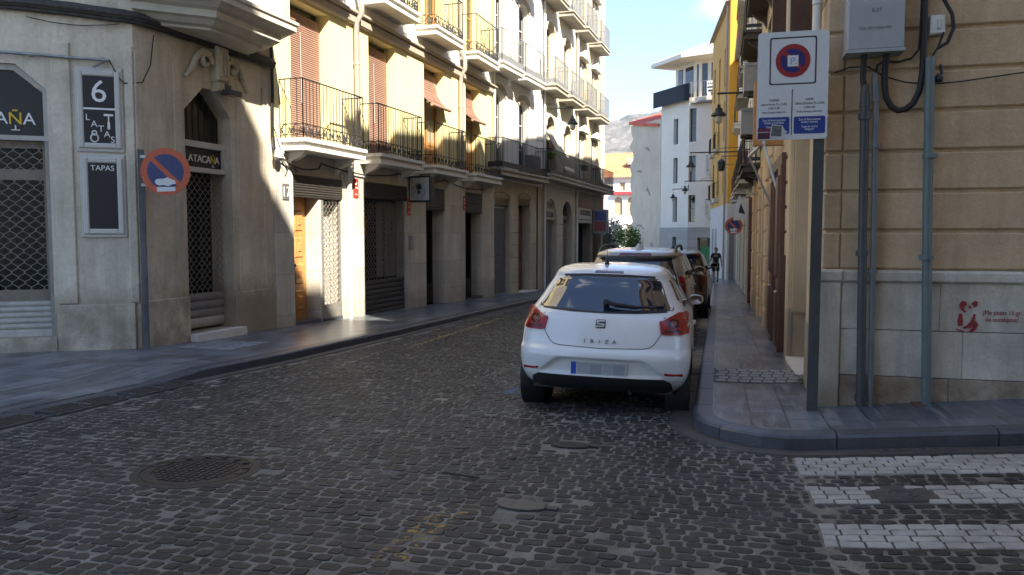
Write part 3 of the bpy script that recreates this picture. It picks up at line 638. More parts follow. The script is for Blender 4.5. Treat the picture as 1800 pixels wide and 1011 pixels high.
# ===== pale yellow building
bB=thing('yellow_building','pale yellow building with terracotta blinds, wrought iron balconies and dark shop shutters','building',(-8,19,-.3))
S0,S1=-.53,11.78
gops=[(.10,1.02,-.30,2.66,.36),(1.13,1.88,-.30,2.66,.36),(2.89,5.10,-.34,2.70,.30),(6.28,7.50,-.42,2.76,.42),(9.14,10.55,-.46,2.79,.42)]
uops=[]; WX=[(.12,1.52),(3.21,4.56),(6.24,7.58),(9.24,10.42)]
for a,b in WX: uops.append((a,b,3.30,6.0,.30))
for f,(z0,z1) in enumerate(((6.8,9.4),(10.2,12.6))):
    for a,b in WX: uops.append((a+.1,b-.1,z0,z1,.30))
mb=MB(); wall(mb,BF,S0,S1,-.9,14.2,gops+uops,0,0,9,zsplit=(3.18,1))
for s in(-.50,1.89,5.12,7.55,10.6): # pilasters ground floor
    e={-.50:.09,1.89:2.87,5.12:6.26,7.55:9.12,10.6:11.76}[s]; mb.bev(BF,s,e,-.02,.03,-.6,3.1,.01,1)
mb.build('wall',[yellow,stone_b],bB)
mb=MB(); mb.bev(BF,S0,S1,-.02,.10,6.06,6.26,.03); mb.bev(BF,S0,S1,-.02,.16,6.26,6.34,.02); mb.build('cornice',moulding,bB)
mb=MB(); mb.bev(BF,S0,S1,-.02,.028,6.34,6.79,.008); mb.bev(BF,S0,S1,-.02,.03,3.1,3.30,.01); mb.build('band',white_pl,bB)
mb=MB(); mb.bev(BF,S0-.02,S1+.02,-.3,.45,14.2,14.4,.05); mb.build('cornice',moulding,bB)
def blindf(a,b,z0,z1,d):
    mb=MB(); n=int((z1-z0)/.042); 
    for i in range(n):
        z=z0+(z1-z0)*i/n; h=(z1-z0)/n
        mb.quad(BF.pt(a,d,z),BF.pt(b,d,z),BF.pt(b,d+.013,z+h*.5),BF.pt(a,d+.013,z+h*.5)); mb.quad(BF.pt(a,d+.013,z+h*.5),BF.pt(b,d+.013,z+h*.5),BF.pt(b,d,z+h),BF.pt(a,d,z+h))
    mb.tube([BF.pt(a+(b-a)*.45,d+.03,z1-.35),BF.pt(a+(b-a)*.45+.02,d+.03,z0+.8)],.008,4,1)
    mb.build('roller_blind',[blind,wood_w],bB)
for i,(a,b) in enumerate(WX):
    d=-.29
    mb=MB(); mb.fb(BF,a,b,-.32,-.30,3.3,6.0); bk=mb.build('backing',glass_d,bB)
    if i<2: blindf(a+.03,b-.03,3.33,5.86,-.22)
    else:
        # blind pushed out over a bar, door below
        mb=MB(); zt=5.86; pts=[(zt-.0,-.22),(zt-.45,-.20),(zt-.72,-.05),(zt-.86,.12),(zt-.93,.20)]
        for (z0,e0),(z1,e1) in zip(pts[:-1],pts[1:]):
            for k in range(8):
                u0,u1=k/8,(k+1)/8; um=(u0+u1)/2; q=lambda u,o=0:(z0+(z1-z0)*u,e0+(e1-e0)*u+o)
                A,M_,B_=q(u0),q(um,.012),q(u1)
                mb.quad(BF.pt(a+.04,A[1],A[0]),BF.pt(b-.04,A[1],A[0]),BF.pt(b-.04,M_[1],M_[0]),BF.pt(a+.04,M_[1],M_[0])); mb.quad(BF.pt(a+.04,M_[1],M_[0]),BF.pt(b-.04,M_[1],M_[0]),BF.pt(b-.04,B_[1],B_[0]),BF.pt(a+.04,B_[1],B_[0]))
        mb.tube([BF.pt(a+.04,.21,zt-.93),BF.pt(b-.04,.21,zt-.93)],.045,8); mb.tube([BF.pt((a+b)/2,.0,zt-.3),BF.pt((a+b)/2+.1,.15,zt-.75)],.008,4,1)
        mb.build('roller_blind',[blind,wood_w],bB)
        mb=MB(); m=(a+b)/2
        for p,q in((a+.02,a+.10),(m-.06,m+.06),(b-.10,b-.02)): mb.fb(BF,p,q,-.29,-.23,3.3,5.1)
        for z0,z1 in((3.3,3.4),(3.95,4.05),(5.0,5.1)): mb.fb(BF,a+.1,b-.1,-.285,-.235,z0,z1)
        for p,q in((a+.10,m-.06),(m+.06,b-.10)): mb.fb(BF,p,q,-.28,-.25,3.4,3.95)
        dr=mb.build('door',wood_o,bB); mb=MB()
        for p,q in((a+.10,m-.06),(m+.06,b-.10)): mb.fb(BF,p,q,-.28,-.26,4.05,5.0)
        mb.build('pane',M('curtain_pane',(.30,.27,.20),.3,.1,3),dr)
    for z0,z1 in((6.8,9.4),(10.2,12.6)): window(bB,BF,(a+.1,b-.1,z0,z1),-.2,wood_o,glass_d,mull=(1,3),fw=.12)
def balcony(par,fr,s0,s1,d,zs,h,orn=True,mats=(slab_w,iron),th=(.10,.12),sp=.115,band=0,bm=None,name='balcony',brk=True):
    mb=MB(); mb.fb(fr,s0-.03,s1+.03,0,d+.03,zs-.07,zs); mb.fb(fr,s0+.03,s1-.03,0,d-.04,zs-.14,zs-.07); mb.fb(fr,s0-.0,s1+.0,0,d,zs-.22,zs-.14)
    if brk:
        for u in(.12,.88):
            c=s0+(s1-s0)*u; mb.prism([fr.pt(c-.07,0,zs-.22),fr.pt(c-.07,d*.75,zs-.22),fr.pt(c-.07,d*.6,zs-.30),fr.pt(c-.07,d*.2,zs-.40),fr.pt(c-.07,0,zs-.55)],fr.T()*.14)
    b=mb.build(name,mats[0],par); mb=MB(); railing(mb,fr,s0,s1,d-.05,zs,zs+h,sp,orn,band=band,bmi=0); mb.build('railing',bm or mats[1],b); return b
for i,(a,b) in enumerate(((-.28,2.0),(2.7,4.98),(5.77,7.96),(8.75,10.98))): balcony(bB,BF,a,b,.55,3.31,1.08)
for i,(a,b) in enumerate(((-.05,1.7),(2.85,4.7),(5.72,7.62),(8.70,10.60))): balcony(bB,BF,a,b,.60,6.80,1.05,brk=False); 
for i,(a,b) in enumerate(((-.05,1.7),(2.85,4.7),(5.72,7.62),(8.70,10.60))): balcony(bB,BF,a,b,.55,10.2,1.05,brk=False)
for s in(2.52,8.66):
    mb=MB(); mb.tube([BF.pt(s,.09,3.3),BF.pt(s,.09,6.1),BF.pt(s,.22,6.3),BF.pt(s,.22,6.6),BF.pt(s,.09,6.9),BF.pt(s,.09,14.2)],.062,10)
    for z in(4.2,5.2,7.4,8.5): mb.tube([BF.pt(s,.09,z),BF.pt(s,.09,z+.05)],.072,10)
    mb.build('downpipe',pipe_t,bB)
mb=MB(); mb.tube([BF.pt(2.13,.08,2.72),BF.pt(2.11,.08,-.32)],.055,10); mb.fb(BF,2.03,2.20,.03,.12,2.62,2.95); mb.build('downpipe',pipe_w,bB)
# ground floor of the yellow building
mb=MB(); mb.fb(BF,.10,1.90,-.25,.03,2.26,2.68); slats(mb,BF,.10,1.90,.031,2.28,2.67,.05,.015); mb.build('shutter_box',shutter_d,bB)
mb=MB(); mb.fb(BF,.10,1.0,-.36,-.30,-.2,2.3)
for c in(.20,.58):
    for j in range(4):
        z=.0+j*.53; mb.bev(BF,c,c+.30,-.305,-.275,z,z+.42,.03); mb.bev(BF,c+.08,c+.22,-.275,-.255,z+.12,z+.30,.02)
dr=mb.build('door',wood_o,bB,'orange brown panelled wooden door'); mb=MB(); mb.lathe([(0,0),(.03,.01),(.035,.04),(0,.07)],BF.pt(.52,-.28,.92),BF.N(),10); mb.build('handle',iron,dr)
mb=MB(); mb.fb(BF,.10,1.0,-.35,.03,-.5,-.18); mb.build('door_step',kerbm,bB); mb=MB(); mb.fb(BF,1.13,1.88,-.34,.03,-.5,-.2); mb.build('door_step',kerbm,bB)
mb=MB(); mb.fb(BF,1.13,1.88,-.36,-.32,-.3,2.3); mb.fb(BF,1.2,1.50,-.32,-.27,.2,2.2,1); mb.fb(BF,1.50,1.86,-.32,-.28,-.1,2.2,2); mb.build('shopfront',[glass_b,wood_o,wood_w],bB)
mb=MB(); lattice(mb,BF,1.20,1.87,.08,2.26,-.02,.064,.125,.005); mb.fb(BF,1.10,1.20,-.06,.0,-.3,2.27); mb.fb(BF,1.20,1.87,-.05,0,-.22,.08); mb.fb(BF,1.85,1.89,-.05,0,-.22,2.27); mb.build('grille',wire,bB)
mb=MB(); mb.fb(BF,2.89,5.10,-.28,.02,2.36,2.72); slats(mb,BF,2.89,5.10,.021,2.37,2.71,.05,.015); mb.build('shutter_box',shutter_d,bB); mb=MB(); slats(mb,BF,2.92,5.08,-.08,-.36,.47,.12,.03); mb.build('shutter',shutter_d,bB)
mb=MB(); lattice(mb,BF,2.93,5.08,.47,2.36,-.06,.068,.135,.0055); mb.build('grille',wire_d,bB)
mb=MB(); mb.fb(BF,2.89,5.1,-.32,-.28,-.4,2.7); shopw=mb.build('shop_window',glass_b,bB)
mb=MB(); mb.fb(BF,4.0,5.06,-.279,-.262,.5,2.3); mb.build('shop_curtain',M('grey_film',(.22,.22,.22),.6,.1,4),shopw)
mb=MB(); put_text(mb,'lomenosleopardo',.24,BF.pt(4.42,-.255,1.33),Z,-BF.T()); put_text(mb,'algo mas que ropa',.10,BF.pt(4.66,-.255,1.15),Z,-BF.T()); put_text(mb,'tienda',.10,BF.pt(4.82,-.255,1.75),Z,-BF.T()); mb.build('lettering',lettb,shopw)
mb=MB(); mb.fb(BF,3.2,3.55,-.278,-.268,1.45,1.95); mb.build('poster',M('poster_red',(.28,.03,.04),.5,.3,12),shopw)
for a,b in((6.28,7.50),(9.14,10.55)):
    mb=MB(); mb.fb(BF,a,b,-.3,.02,2.18,2.77); slats(mb,BF,a,b,.021,2.19,2.76,.05,.014); mb.build('shutter_box',shutter_d,bB)
    mb=MB(); mb.fb(BF,a,b,-.43,-.40,-.5,2.2); mb.fb(BF,a,a+.06,-.40,-.32,-.4,2.18); mb.fb(BF,b-.12,b-.03,-.40,-.32,-.4,2.18); mb.fb(BF,a,b,-.40,-.33,-.4,.15); mb.fb(BF,a+.5,a+.56,-.40,-.33,.15,2.18); slats(mb,BF,a,b-.12,-.33,-.38,.13,.05,.012); mb.fb(BF,a,b,-.5,.06,-.7,-.40); mb.build('door',glass_b,bB)
mb=MB(); mb.tube(wob(BF,-.1,.9,.09,2.84,6,.01,.05)+wob(BF,1.0,4.3,.09,2.95,16,.01,.10)+wob(BF,4.5,7.2,.09,3.0,12,.01,.14)+wob(BF,7.4,11.4,.09,3.02,14,.01,.14),.016,5)
mb.build('cable_bundle',cable_d,label='sagging dark cable strung under the first balconies of the yellow building',cat='cables')
def plate(name,label,cat,fr,s0,s1,z0,z1,m,txt=None,tm=None,ts=.1,d=.035,group=None):
    t=thing(name,label,cat,fr.pt((s0+s1)/2,d,z0),group); mb=MB(); mb.bev(fr,s0,s1,d-.02,d+.012,z0,z1,.004); mb.build('plate',m,t)
    if txt:
        mb=MB()
        for s_,sz,zz in txt: put_text(mb,s_,sz,fr.pt((s0+s1)/2,d+.013,zz),fr.T(),Z,ext=.002)
        mb.build('lettering',tm,t)
    return t
plate('number_plate','small house number plate reading 17 at the end of the stone wall','sign',BF,-.28,-.07,2.18,2.48,M('plate_grey',(.12,.12,.12),.5,.1),[('17',.27,2.24)],lettw)
for s,z,nm in((2.48,2.33,'red alarm plate on the sunlit pillar beside the white drainpipe'),(5.18,2.0,'red alarm plate under the projecting leopard sign'),(9.0,2.24,'red alarm plate on the shaded pillar left of the last shop door')):
    plate('alarm_plate',nm,'sign',BF,s-.1 if s<5 else s-.06,s+.12 if s<5 else s+.08,z,z+.42,sredd,[('●',.1,z+.28),('ALARMA',.045,z+.2),('24 h',.05,z+.06)],lettw,group='red alarm plates')
t=thing('projecting_sign','black projecting box sign with a pale printed face of rings and a leopard head','sign',BF.pt(5.3,.3,2.36)); mb=MB(); mb.fb(BF,5.17,5.42,.04,.64,2.34,2.98); mb.build('box',black,t)
mb=MB(); mb.fb(BF,5.155,5.17,.08,.60,2.38,2.94); mb.build('face',M('printed_grey',(.36,.36,.36),.5,.3,18),t)
mb=MB()
c=BF.pt(5.152,.33,2.63); 
for r in(.10,.15,.19): mb.tube([c+BF.N()*r*math.cos(k*math.pi/12)+Z*(r*math.sin(k*math.pi/12)-.03) for k in range(24)],.004,4,closed=True)
mb.disc(c+Z*.08,-BF.T(),.075,20); mb.disc(c-Z*.05,-BF.T(),.05,14); mb.build('print',lettb,t)
mb=MB(); mb.bev(BF,5.15,5.33,.03,.09,1.15,1.5,.015); mb.build('intercom',galv,label='small grey intercom box on the pillar right of the latticed shop',cat='intercom')
# ===== white building, brown door
bC=thing('white_building','white plastered building with arched french windows, grated doorway and brown door','building',(-7.5,28,-.6))
cg=[(-.02,1.46,-.62,2.49,.30),(2.36,3.62,-.66,2.56,.35)]
cu=[]
for z0,z1 in((3.7,6.35),(7.05,9.75),(10.4,12.8)):
    for a in(.02,2.42): cu.append((a,a+1.02,z0,z1,.28,'arch',.28))
mb=MB(); wall(mb,CF,-.02-.2,5.2,-1.0,14.6,cg+cu,0,0,9,zsplit=(3.35,1)); 
for a,b in((-.2,-.05),(1.5,2.32),(3.66,4.28)):
    for j in range(7): mb.bev(CF,a,b,-.02,.03,-.62+.0+j*.44 if j else -1.0,-.62+j*.44+.41,.012,1)
mb.build('wall',[white_pl,M('stone_tan',(.48,.43,.34),.85,.12,2,.3,30,streak=.3,streakcol=(.2,.17,.13))],bC)
mb=MB()
for j in range(26): mb.bev(CF,4.30,5.02,-.02,.035,3.4+j*.42,3.4+j*.42+.39,.012)
mb.build('quoins',white_pl,bC)
for z0,z1 in((3.7,6.35),(7.05,9.75),(10.4,12.8)):
    for a in(.02,2.42):
        window(bC,CF,(a,a+1.02,z0,z1,.2,'arch',.28),-.2,wood_w,glass_d,mull=(1,2),fw=.09)
        mb=MB(); ol=outline((a-.0,a+1.02,z0,z1,.2,'arch',.28)); o2=outline((a-.16,a+1.18,z0,z1+.16,.2,'arch',.34))
        for k in range(1,len(ol)-2): mb.prism([CF.pt(ol[k][0],-.01,ol[k][1]),CF.pt(ol[k+1][0],-.01,ol[k+1][1]),CF.pt(o2[k+1][0],-.01,o2[k+1][1]),CF.pt(o2[k][0],-.01,o2[k][1])],CF.N()*.05)
        mb.build('window_surround',moulding,bC)
        mb=MB(); mb.fb(CF,a+.9,a+1.0,-.16,.0,z0,z1-.35); mb.build('shutter',wood_w,bC)
mb=MB(); mb.fb(CF,-.02,1.46,-.12,.0,2.49,2.74); mb.fb(CF,2.36,3.62,-.12,.0,2.56,2.80); mb.build('lintel',M('lintel_brown',(.24,.17,.10),.8,.15,5),bC)
for a,b,z in((-.02,1.46,2.74),(2.36,3.62,2.80)):
    mb=MB(); ol=outline((a,b,z,z+.22,.1,'arch',.22)); 
    mb.poly([CF.pt(x,.012,y) for x,y in ol[1:-1]][::-1]); mb.tube([CF.pt(x,.01,y) for x,y in ol],.035,5)
    mb.build('arch_moulding',M('stone_tan2',(.40,.34,.25),.85,.12,2,.3,30),bC)
mb=MB(); 
for k in range(14): x=.04+k*.10; mb.fb(CF,x,x+.035,-.16,-.12,-.5,2.42)
for k in range(13):
    x=.075+k*.10
    for z in(.1,.8,1.5,2.2): mb.tube([CF.pt(x,-.14,z),CF.pt(x+.065,-.14,z+.08)],.006,4)
mb.fb(CF,0,1.46,-.17,-.11,2.40,2.48); mb.fb(CF,0,1.46,-.17,-.11,-.6,-.5); mb.build('folding_grille',galv,bC)
mb=MB(); mb.fb(CF,-.02,1.46,-.32,-.29,-.7,2.5); mb.build('shopfront',black,bC)
mb=MB(); mb.fb(CF,2.36,3.62,-.36,-.31,-.7,2.56)
for c in(2.46,3.04):
    for z0,z1 in((-.3,.5),(.65,1.5),(1.65,2.4)): mb.bev(CF,c,c+.46,-.31,-.28,z0,z1,.03)
mb.fb(CF,2.97,3.01,-.31,-.25,-.6,2.5); mb.build('door',wood_b,bC); 
mb=MB(); mb.fb(CF,2.3,3.9,-.3,.22,-.9,-.56); mb.build('door_step',slab_w,bC)
for z,h in((3.64,.98),(7.02,1.02),(10.4,1.02)):
    if z<4: balcony(bC,CF,-.55,4.24,.58,z,h,False,(M('balcony_slab_tan',(.42,.37,.29),.85,.15,3,.2,40,streak=.4),iron),band=.17,brk=False)
    else:
        for a,b in((-.62,1.36),(1.60,3.62)): balcony(bC,CF,a,b,.60,z,h,False,(slab_w,iron_g),band=.17,brk=False)
mb=MB(); mb.tube([CF.pt(.0-.1,.08,14.4),CF.pt(-.1,.08,3.6)],.05,8); mb.tube([CF.pt(5.12,.09,14.4),CF.pt(5.12,.09,-.65)],.05,8); mb.build('downpipe',pipe_w,bC)
mb=MB(); mb.tube([CF.pt(4.33,.05,3.3),CF.pt(4.33,.05,-.6)],.025,6); mb.build('downpipe',iron,bC)
mb=MB(); mb.bev(CF,-.25,5.25,-.3,.4,14.6,14.8,.05); mb.build('cornice',moulding,bC)
mb=MB(); mb.bev(CF,2.75,3.55,.12,.44,3.72,4.36,.02); t=thing('air_conditioner','grey air conditioner box standing on the shaded balcony of the white building','air conditioner',CF.pt(3.1,.3,3.64)); mb.build('casing',M('ac_grey',(.10,.10,.11),.5,.1),t)
mb=MB(); 
for k in range(8): mb.fb(CF,2.82,3.48,.441,.455,3.78+k*.065,3.80+k*.065)
mb.build('grille',iron_g,t)
# ===== cream building with the bakery arch
bD=thing('cream_building','cream building with arched upper windows and a bakery doorway lettered PAN','building',(-6.9,33.5,-.8))
dg=[(-.30,1.55,-.75,2.95,.40,'arch',.75),(2.62,4.35,-.80,2.94,.35,'arch',.6)]
du=[]
for z0,z1 in((3.75,6.2),(7.3,9.9),(10.75,13.1)):
    for a in(-.12,2.75): du.append((a,a+1.2,z0,z1,.28,'arch',.45))
mb=MB(); wall(mb,DF,-.42,5.05,-1.4,15.0,dg+du,0,0,9,zsplit=(3.5,1))
for a,b in((-.42,-.34),(1.6,2.58),(4.4,5.02)):
    for j in range(8): mb.bev(DF,a,b,-.02,.03,-1.3+j*.46,-1.3+j*.46+.43,.012,1)
mb.build('wall',[cream,M('stone_grey_rusticated',(.52,.49,.43),.85,.12,2,.3,30,streak=.3,streakcol=(.2,.18,.15))],bD)
for z0,z1 in((3.75,6.2),(7.3,9.9),(10.75,13.1)):
    for a in(-.12,2.75):
        window(bD,DF,(a,a+1.2,z0,z1,.2,'arch',.45),-.2,M('frame_tan',(.36,.31,.23),.6,.1),glass_d,mull=(1,2),fw=.09)
        mb=MB(); ol=outline((a,a+1.2,z0,z1,.2,'arch',.45)); o2=outline((a-.1,a+1.3,z0,z1+.1,.2,'arch',.5))
        for k in range(1,len(ol)-2): mb.prism([DF.pt(ol[k][0],-.01,ol[k][1]),DF.pt(ol[k+1][0],-.01,ol[k+1][1]),DF.pt(o2[k+1][0],-.01,o2[k+1][1]),DF.pt(o2[k][0],-.01,o2[k][1])],DF.N()*.06)
        mb.build('window_surround',cream,bD)
mb=MB(); mb.poly([DF.pt(x,-.06,y) for x,y in [(-.30,2.12)]+outline((-.30,1.55,-.75,2.95,.4,'arch',.75))[1:-1]+[(1.55,2.12)]][::-1]); sg=mb.build('sign_panel',M('sign_cream',(.42,.40,.35),.7,.12,6),bD)
mb=MB(); put_text(mb,'PAN',.42,DF.pt(.68,-.055,2.55),DF.T(),Z,sx=1.1); put_text(mb,'BOLLERIA',.34,DF.pt(.62,-.055,2.20),DF.T(),Z,sx=.9); mb.build('lettering',lettb,sg)
mb=MB(); slats(mb,DF,-.28,1.53,-.25,-.75,2.12,.09,.025); mb.build('shutter',shutter_g,bD)
mb=MB(); mb.poly([DF.pt(x,-.22,y) for x,y in outline((2.62,4.35,2.3,2.94,.35,'arch',.6))][::-1]); mb.build('fanlight',glass_b,bD)
mb=MB(); mb.fb(DF,2.62,4.35,-.30,-.15,2.15,2.32); mb.fb(DF,2.62,4.35,-.32,-.28,-.9,2.15)
for c in(2.72,3.55):
    for z0,z1 in((-.6,.3),(.45,1.2),(1.3,2.05)): mb.bev(DF,c,c+.7,-.28,-.25,z0,z1,.03)
mb.build('door',M('door_grey_brown',(.15,.125,.10),.6,.15,5),bD)
balcony(bD,DF,-1.6,8.5,.62,3.80,.92,False,(slab_d,iron),band=.10,brk=False,sp=.09)
for z in(7.22,10.66):
    for a,b in((-.95,1.12),(1.82,4.02)): balcony(bD,DF,a,b,.62,z,1.0,False,(slab_d,iron_g),band=.14,brk=False,sp=.08)
mb=MB(); mb.tube([DF.pt(5.02,.09,14.8),DF.pt(5.02,.09,-.85)],.055,8); mb.build('downpipe',plastw,bD)
mb=MB(); mb.bev(DF,-.45,5.05,-.3,.4,15.0,15.2,.05); mb.build('cornice',moulding,bD)
mb=MB(); # sloped awning sheet on the first floor
mb.add([DF.pt(-.35,.05,5.6),DF.pt(.95,.05,5.6),DF.pt(2.3,.62,4.1),DF.pt(.6,.62,4.1)],[[0,1,2,3]]); mb.add([DF.pt(-.35,.02,5.6),DF.pt(.95,.02,5.6),DF.pt(2.3,.59,4.07),DF.pt(.6,.59,4.07)],[[3,2,1,0]]); mb.build('awning',M('canvas_pale',(.50,.46,.38),.85,.1,3),label='pale canvas sheet hanging over the bakery building balcony',cat='awning')
for a,nm in((-1.2,'green plastic planter on the near end of the dark bakery balcony'),(4.6,'small pale green planter further along the dark bakery balcony')):
    mb=MB(); q=DF.pt(a,.50,4.35); mb.lathe([(.0,0),(.13,0),(.18,.22),(.20,.22),(.20,.26),(.16,.26),(.15,.2),(0,.2)],q,(0,0,1),12); mb.build('planter',M('plastic_green',(.16,.27,.04),.5,.1) if a<0 else M('plastic_pale_green',(.22,.27,.14),.5,.1),label=nm,cat='planter')
# ===== tan building with pediment windows
bE=thing('tan_building','tan building at the far left end with small pediments over its windows','building',(-6.4,39,-1))
eg=[(5.42,8.35,-.95,2.72,.5),(8.9,11.0,-1.0,2.0,.5)]; eu=[]
for z0,z1 in((3.75,6.2),(7.3,9.55),(10.75,13.0)):
    for a in(5.65,8.5): eu.append((a,a+1.25,z0,z1,.25))
mb=MB(); wall(mb,DF,5.08,11.65,-1.6,15.4,eg+eu,0,0,9,zsplit=(3.5,1)); mb.build('wall',[tan_pl,M('stone_dark_tan',(.24,.21,.16),.85,.2,2,.3,30,streak=.4,streakcol=(.1,.085,.07))],bE)
mb=MB()
for j in range(28): mb.bev(DF,10.95,11.67,-.02,.035,3.4+j*.42,3.4+j*.42+.39,.012)
mb.build('quoins',white_pl,bE)
for z0,z1 in((3.75,6.2),(7.3,9.55),(10.75,13.0)):
    for a in(5.65,8.5):
        window(bE,DF,(a,a+1.25,z0,z1),-.18,wood_w,glass_d,mull=(1,2),fw=.09); mb=MB(); m=a+.62
        mb.prism([DF.pt(a-.2,0,z1+.1),DF.pt(a+1.45,0,z1+.1),DF.pt(m,0,z1+.5)],DF.N()*.2); mb.fb(DF,a-.22,a+1.47,0,.22,z1+.04,z1+.1); mb.lathe([(0,-.16),(.12,-.1),(.16,0),(.12,.1),(0,.16)],DF.pt(m,.18,z1+.12),(0,0,1),10); mb.build('pediment',slab_w,bE)
        mb=MB(); mb.fb(DF,a+.62,a+1.2,-.1,-.06,z0,z1-.05); mb.build('shutter',cream,bE)
for z in(7.28,10.72):
    for a,b in((4.78,6.9),(7.75,9.92)): balcony(bE,DF,a,b,.62,z,1.02,False,(slab_d,iron_g),band=.14,brk=False,sp=.08)
balcony(bE,DF,8.6,11.4,.62,3.80,.95,False,(slab_d,iron),band=.16,brk=False,sp=.09)
mb=MB(); mb.fb(DF,5.45,8.30,-.1,.08,2.05,2.74); sg=mb.build('sign_panel',M('sign_pale',(.45,.44,.40),.6,.1),bE); mb=MB(); put_text(mb,'ELECTRODOMESTICOS',.36,DF.pt(6.85,.085,2.40),DF.T(),Z,sx=.62); mb.fb(DF,5.6,8.1,.08,.087,2.18,2.22); mb.build('lettering',lettb,sg)
mb=MB(); mb.fb(DF,5.4,8.5,-.02,.10,2.74,3.15); mb.build('shop_fascia',M('fascia_dark_red',(.12,.03,.025),.5,.2),bE)
mb=MB(); mb.fb(DF,5.42,8.35,-.52,-.48,-1.1,2.05); mb.fb(DF,6.2,6.9,-.48,-.3,-.9,1.7,1); mb.fb(DF,7.5,7.62,-.48,-.2,-1,2.0,2); mb.build('shopfront',[glass_b,M('poster_pale_blue',(.25,.30,.31),.4,.2),iron],bE)
mb=MB(); mb.fb(DF,8.9,11.0,-.52,-.48,-1.1,2.05); mb.build('door',black,bE)
t=thing('projecting_sign','square projecting shop sign with a blue and a red half under the tan building','sign',DF.pt(9.4,.4,1.6)); mb=MB(); mb.fb(DF,8.75,9.25,.05,.75,1.55,2.75); mb.build('box',M('sign_box_grey',(.30,.31,.30),.5,.08),t)
mb=MB(); mb.fb(DF,8.735,8.75,.12,.70,2.2,2.66,0); mb.fb(DF,8.735,8.75,.12,.70,1.65,2.15,1); mb.build('face',[M('face_blue',(.10,.11,.28),.5,.15),M('face_red',(.30,.09,.09),.5,.15)],t)
# ---------------------------------------------------------------- right side of the street
RF=Fr((.95,46),(.95,7.78)); RX=Fr((.95,7.78),(13,7.78))
def rs_(y): return 46-y
# ===== ochre corner building
bR=thing('ochre_building','ochre rusticated corner building on a pale stone base at the right','building',(1.1,7.9,-.2))
mb=MB()
sops=[(rs_(11.25),rs_(8.95),-.2,2.95,.26),(rs_(15.3),rs_(12.2),-.3,2.65,.3),(rs_(10.8),rs_(9.4),3.75,6.2,.25),(rs_(14.6),rs_(13.1),3.75,6.2,.25),(rs_(10.8),rs_(9.4),7.2,9.6,.25),(rs_(14.6),rs_(13.1),7.2,9.6,.25)]
wall(mb,RF,rs_(16.2),rs_(7.78),-1,13.7,sops); wall(mb,RX,0,12,-1,13.7,[(3.2,4.4,4,6.4,.3),(6.4,7.6,4,6.4,.3)])
mb.quad((13,7.78,-1),(13,16.2,-1),(13,16.2,13.7),(13,7.78,13.7)); mb.quad((.95,16.2,-1),(13,16.2,-1),(13,16.2,13.7),(.95,16.2,13.7)); mb.quad((.95,7.78,13.7),(13,7.78,13.7),(13,16.2,13.7),(.95,16.2,13.7))
for k in range(-0,36):
    z0=1.235+.352*k; z1=z0+.320
    if z1>13.25 or 6.1<z1<6.8: continue
    mb.bev(RX,.125,12,-.01,.028,z0,z1,.012); mb.bev(RX,-.030,.118,-.01,.032,z0,z1,.012)
    if z1>13: continue
    if 1: mb.bev(RF,rs_(8.85),rs_(7.78)+.0,-.01,.028,z0,z1,.012); mb.bev(RF,rs_(12.1),rs_(11.35),-.01,.028,z0,z1,.012); mb.bev(RF,rs_(16.1),rs_(15.4),-.01,.028,z0,z1,.012)
mb.bev(RX,-.02,12,-.02,.10,6.2,6.45,.03); mb.bev(RF,rs_(16.2),rs_(7.78),-.02,.08,6.2,6.45,.03)
mb.build('wall',ochre,bR)
mb=MB(); # stone base
x=.16
for (z0,z1,m) in ((-.5,.262,1),(.268,.682,0),(.688,1.11,0)):
    xs_=[.14]; 
    while xs_[-1]<11.8: xs_.append(min(12,xs_[-1]+random.uniform(.75,1.7)))
    for a,b in zip(xs_[:-1],xs_[1:]): mb.bev(RX,a+.0015,b-.0015,-.01,.052+(.006 if m else 0)+random.uniform(0,.002),z0,z1,.004,m)
mb.bev(RX,-.07,.135,-.02,.085,-.5,1.11,.012); mb.bev(RX,-.085,.15,-.02,.10,1.112,1.225,.02); mb.bev(RX,.152,12,-.02,.085,1.112,1.22,.02)
mb.bev(RF,rs_(8.35),rs_(7.80),-.02,.068,-.5,1.11,.01); mb.bev(RF,rs_(8.37),rs_(7.80),-.02,.083,1.112,1.225,.02)
mb.bev(RF,rs_(9.0),rs_(8.72),-.02,.04,-.5,.62,.012,2); mb.bev(RF,rs_(11.65),rs_(11.23),-.02,.035,-.5,.55,.012,2)
mb.build('plinth',[base_r,base_r2,M('stone_warm_base',(.42,.35,.26),.85,.2,3,.35,30,streak=.35,streakcol=(.16,.12,.08),stain=.4)],bR)
mb=MB(); 
for y in (8.62,8.74,11.30,11.42): mb.bev(RF,rs_(y+.09),rs_(y),-.02,.05,.62 if y<9 else .5,3.0,.02)
mb.bev(RF,rs_(11.5),rs_(8.6),-.02,.06,2.96,3.12,.02); 
mb.fb(RF,rs_(11.25),rs_(11.20),-.25,-.02,.5,2.95); mb.build('door_surround',ochre2,bR)
mb=MB(); mb.fb(RF,rs_(11.25),rs_(8.95),-.28,-.25,-.3,2.95)
for y in (9.2,9.95,10.6): mb.bev(RF,rs_(y+.5),rs_(y),-.25,-.22,.2,2.6,.03)
mb.build('door',M('door_ochre_wood',(.30,.19,.09),.6,.15,5),bR)
mb=MB(); mb.fb(RF,rs_(11.3),rs_(8.95),-.25,.045,-.5,-.10); mb.build('door_step',slab_w,bR)
for y,nm in ((12.15,0),(13.7,1)):
    mb=MB(); mb.bev(RF,rs_(y+.6),rs_(y),.0,.10,-.4,2.55,.02); mb.bev(RF,rs_(y+.52),rs_(y+.08),.10,.13,.9,2.4,.02); mb.bev(RF,rs_(y+.52),rs_(y+.08),.10,.13,-.1,.7,.02); mb.build('door_leaf',wood_b,bR)
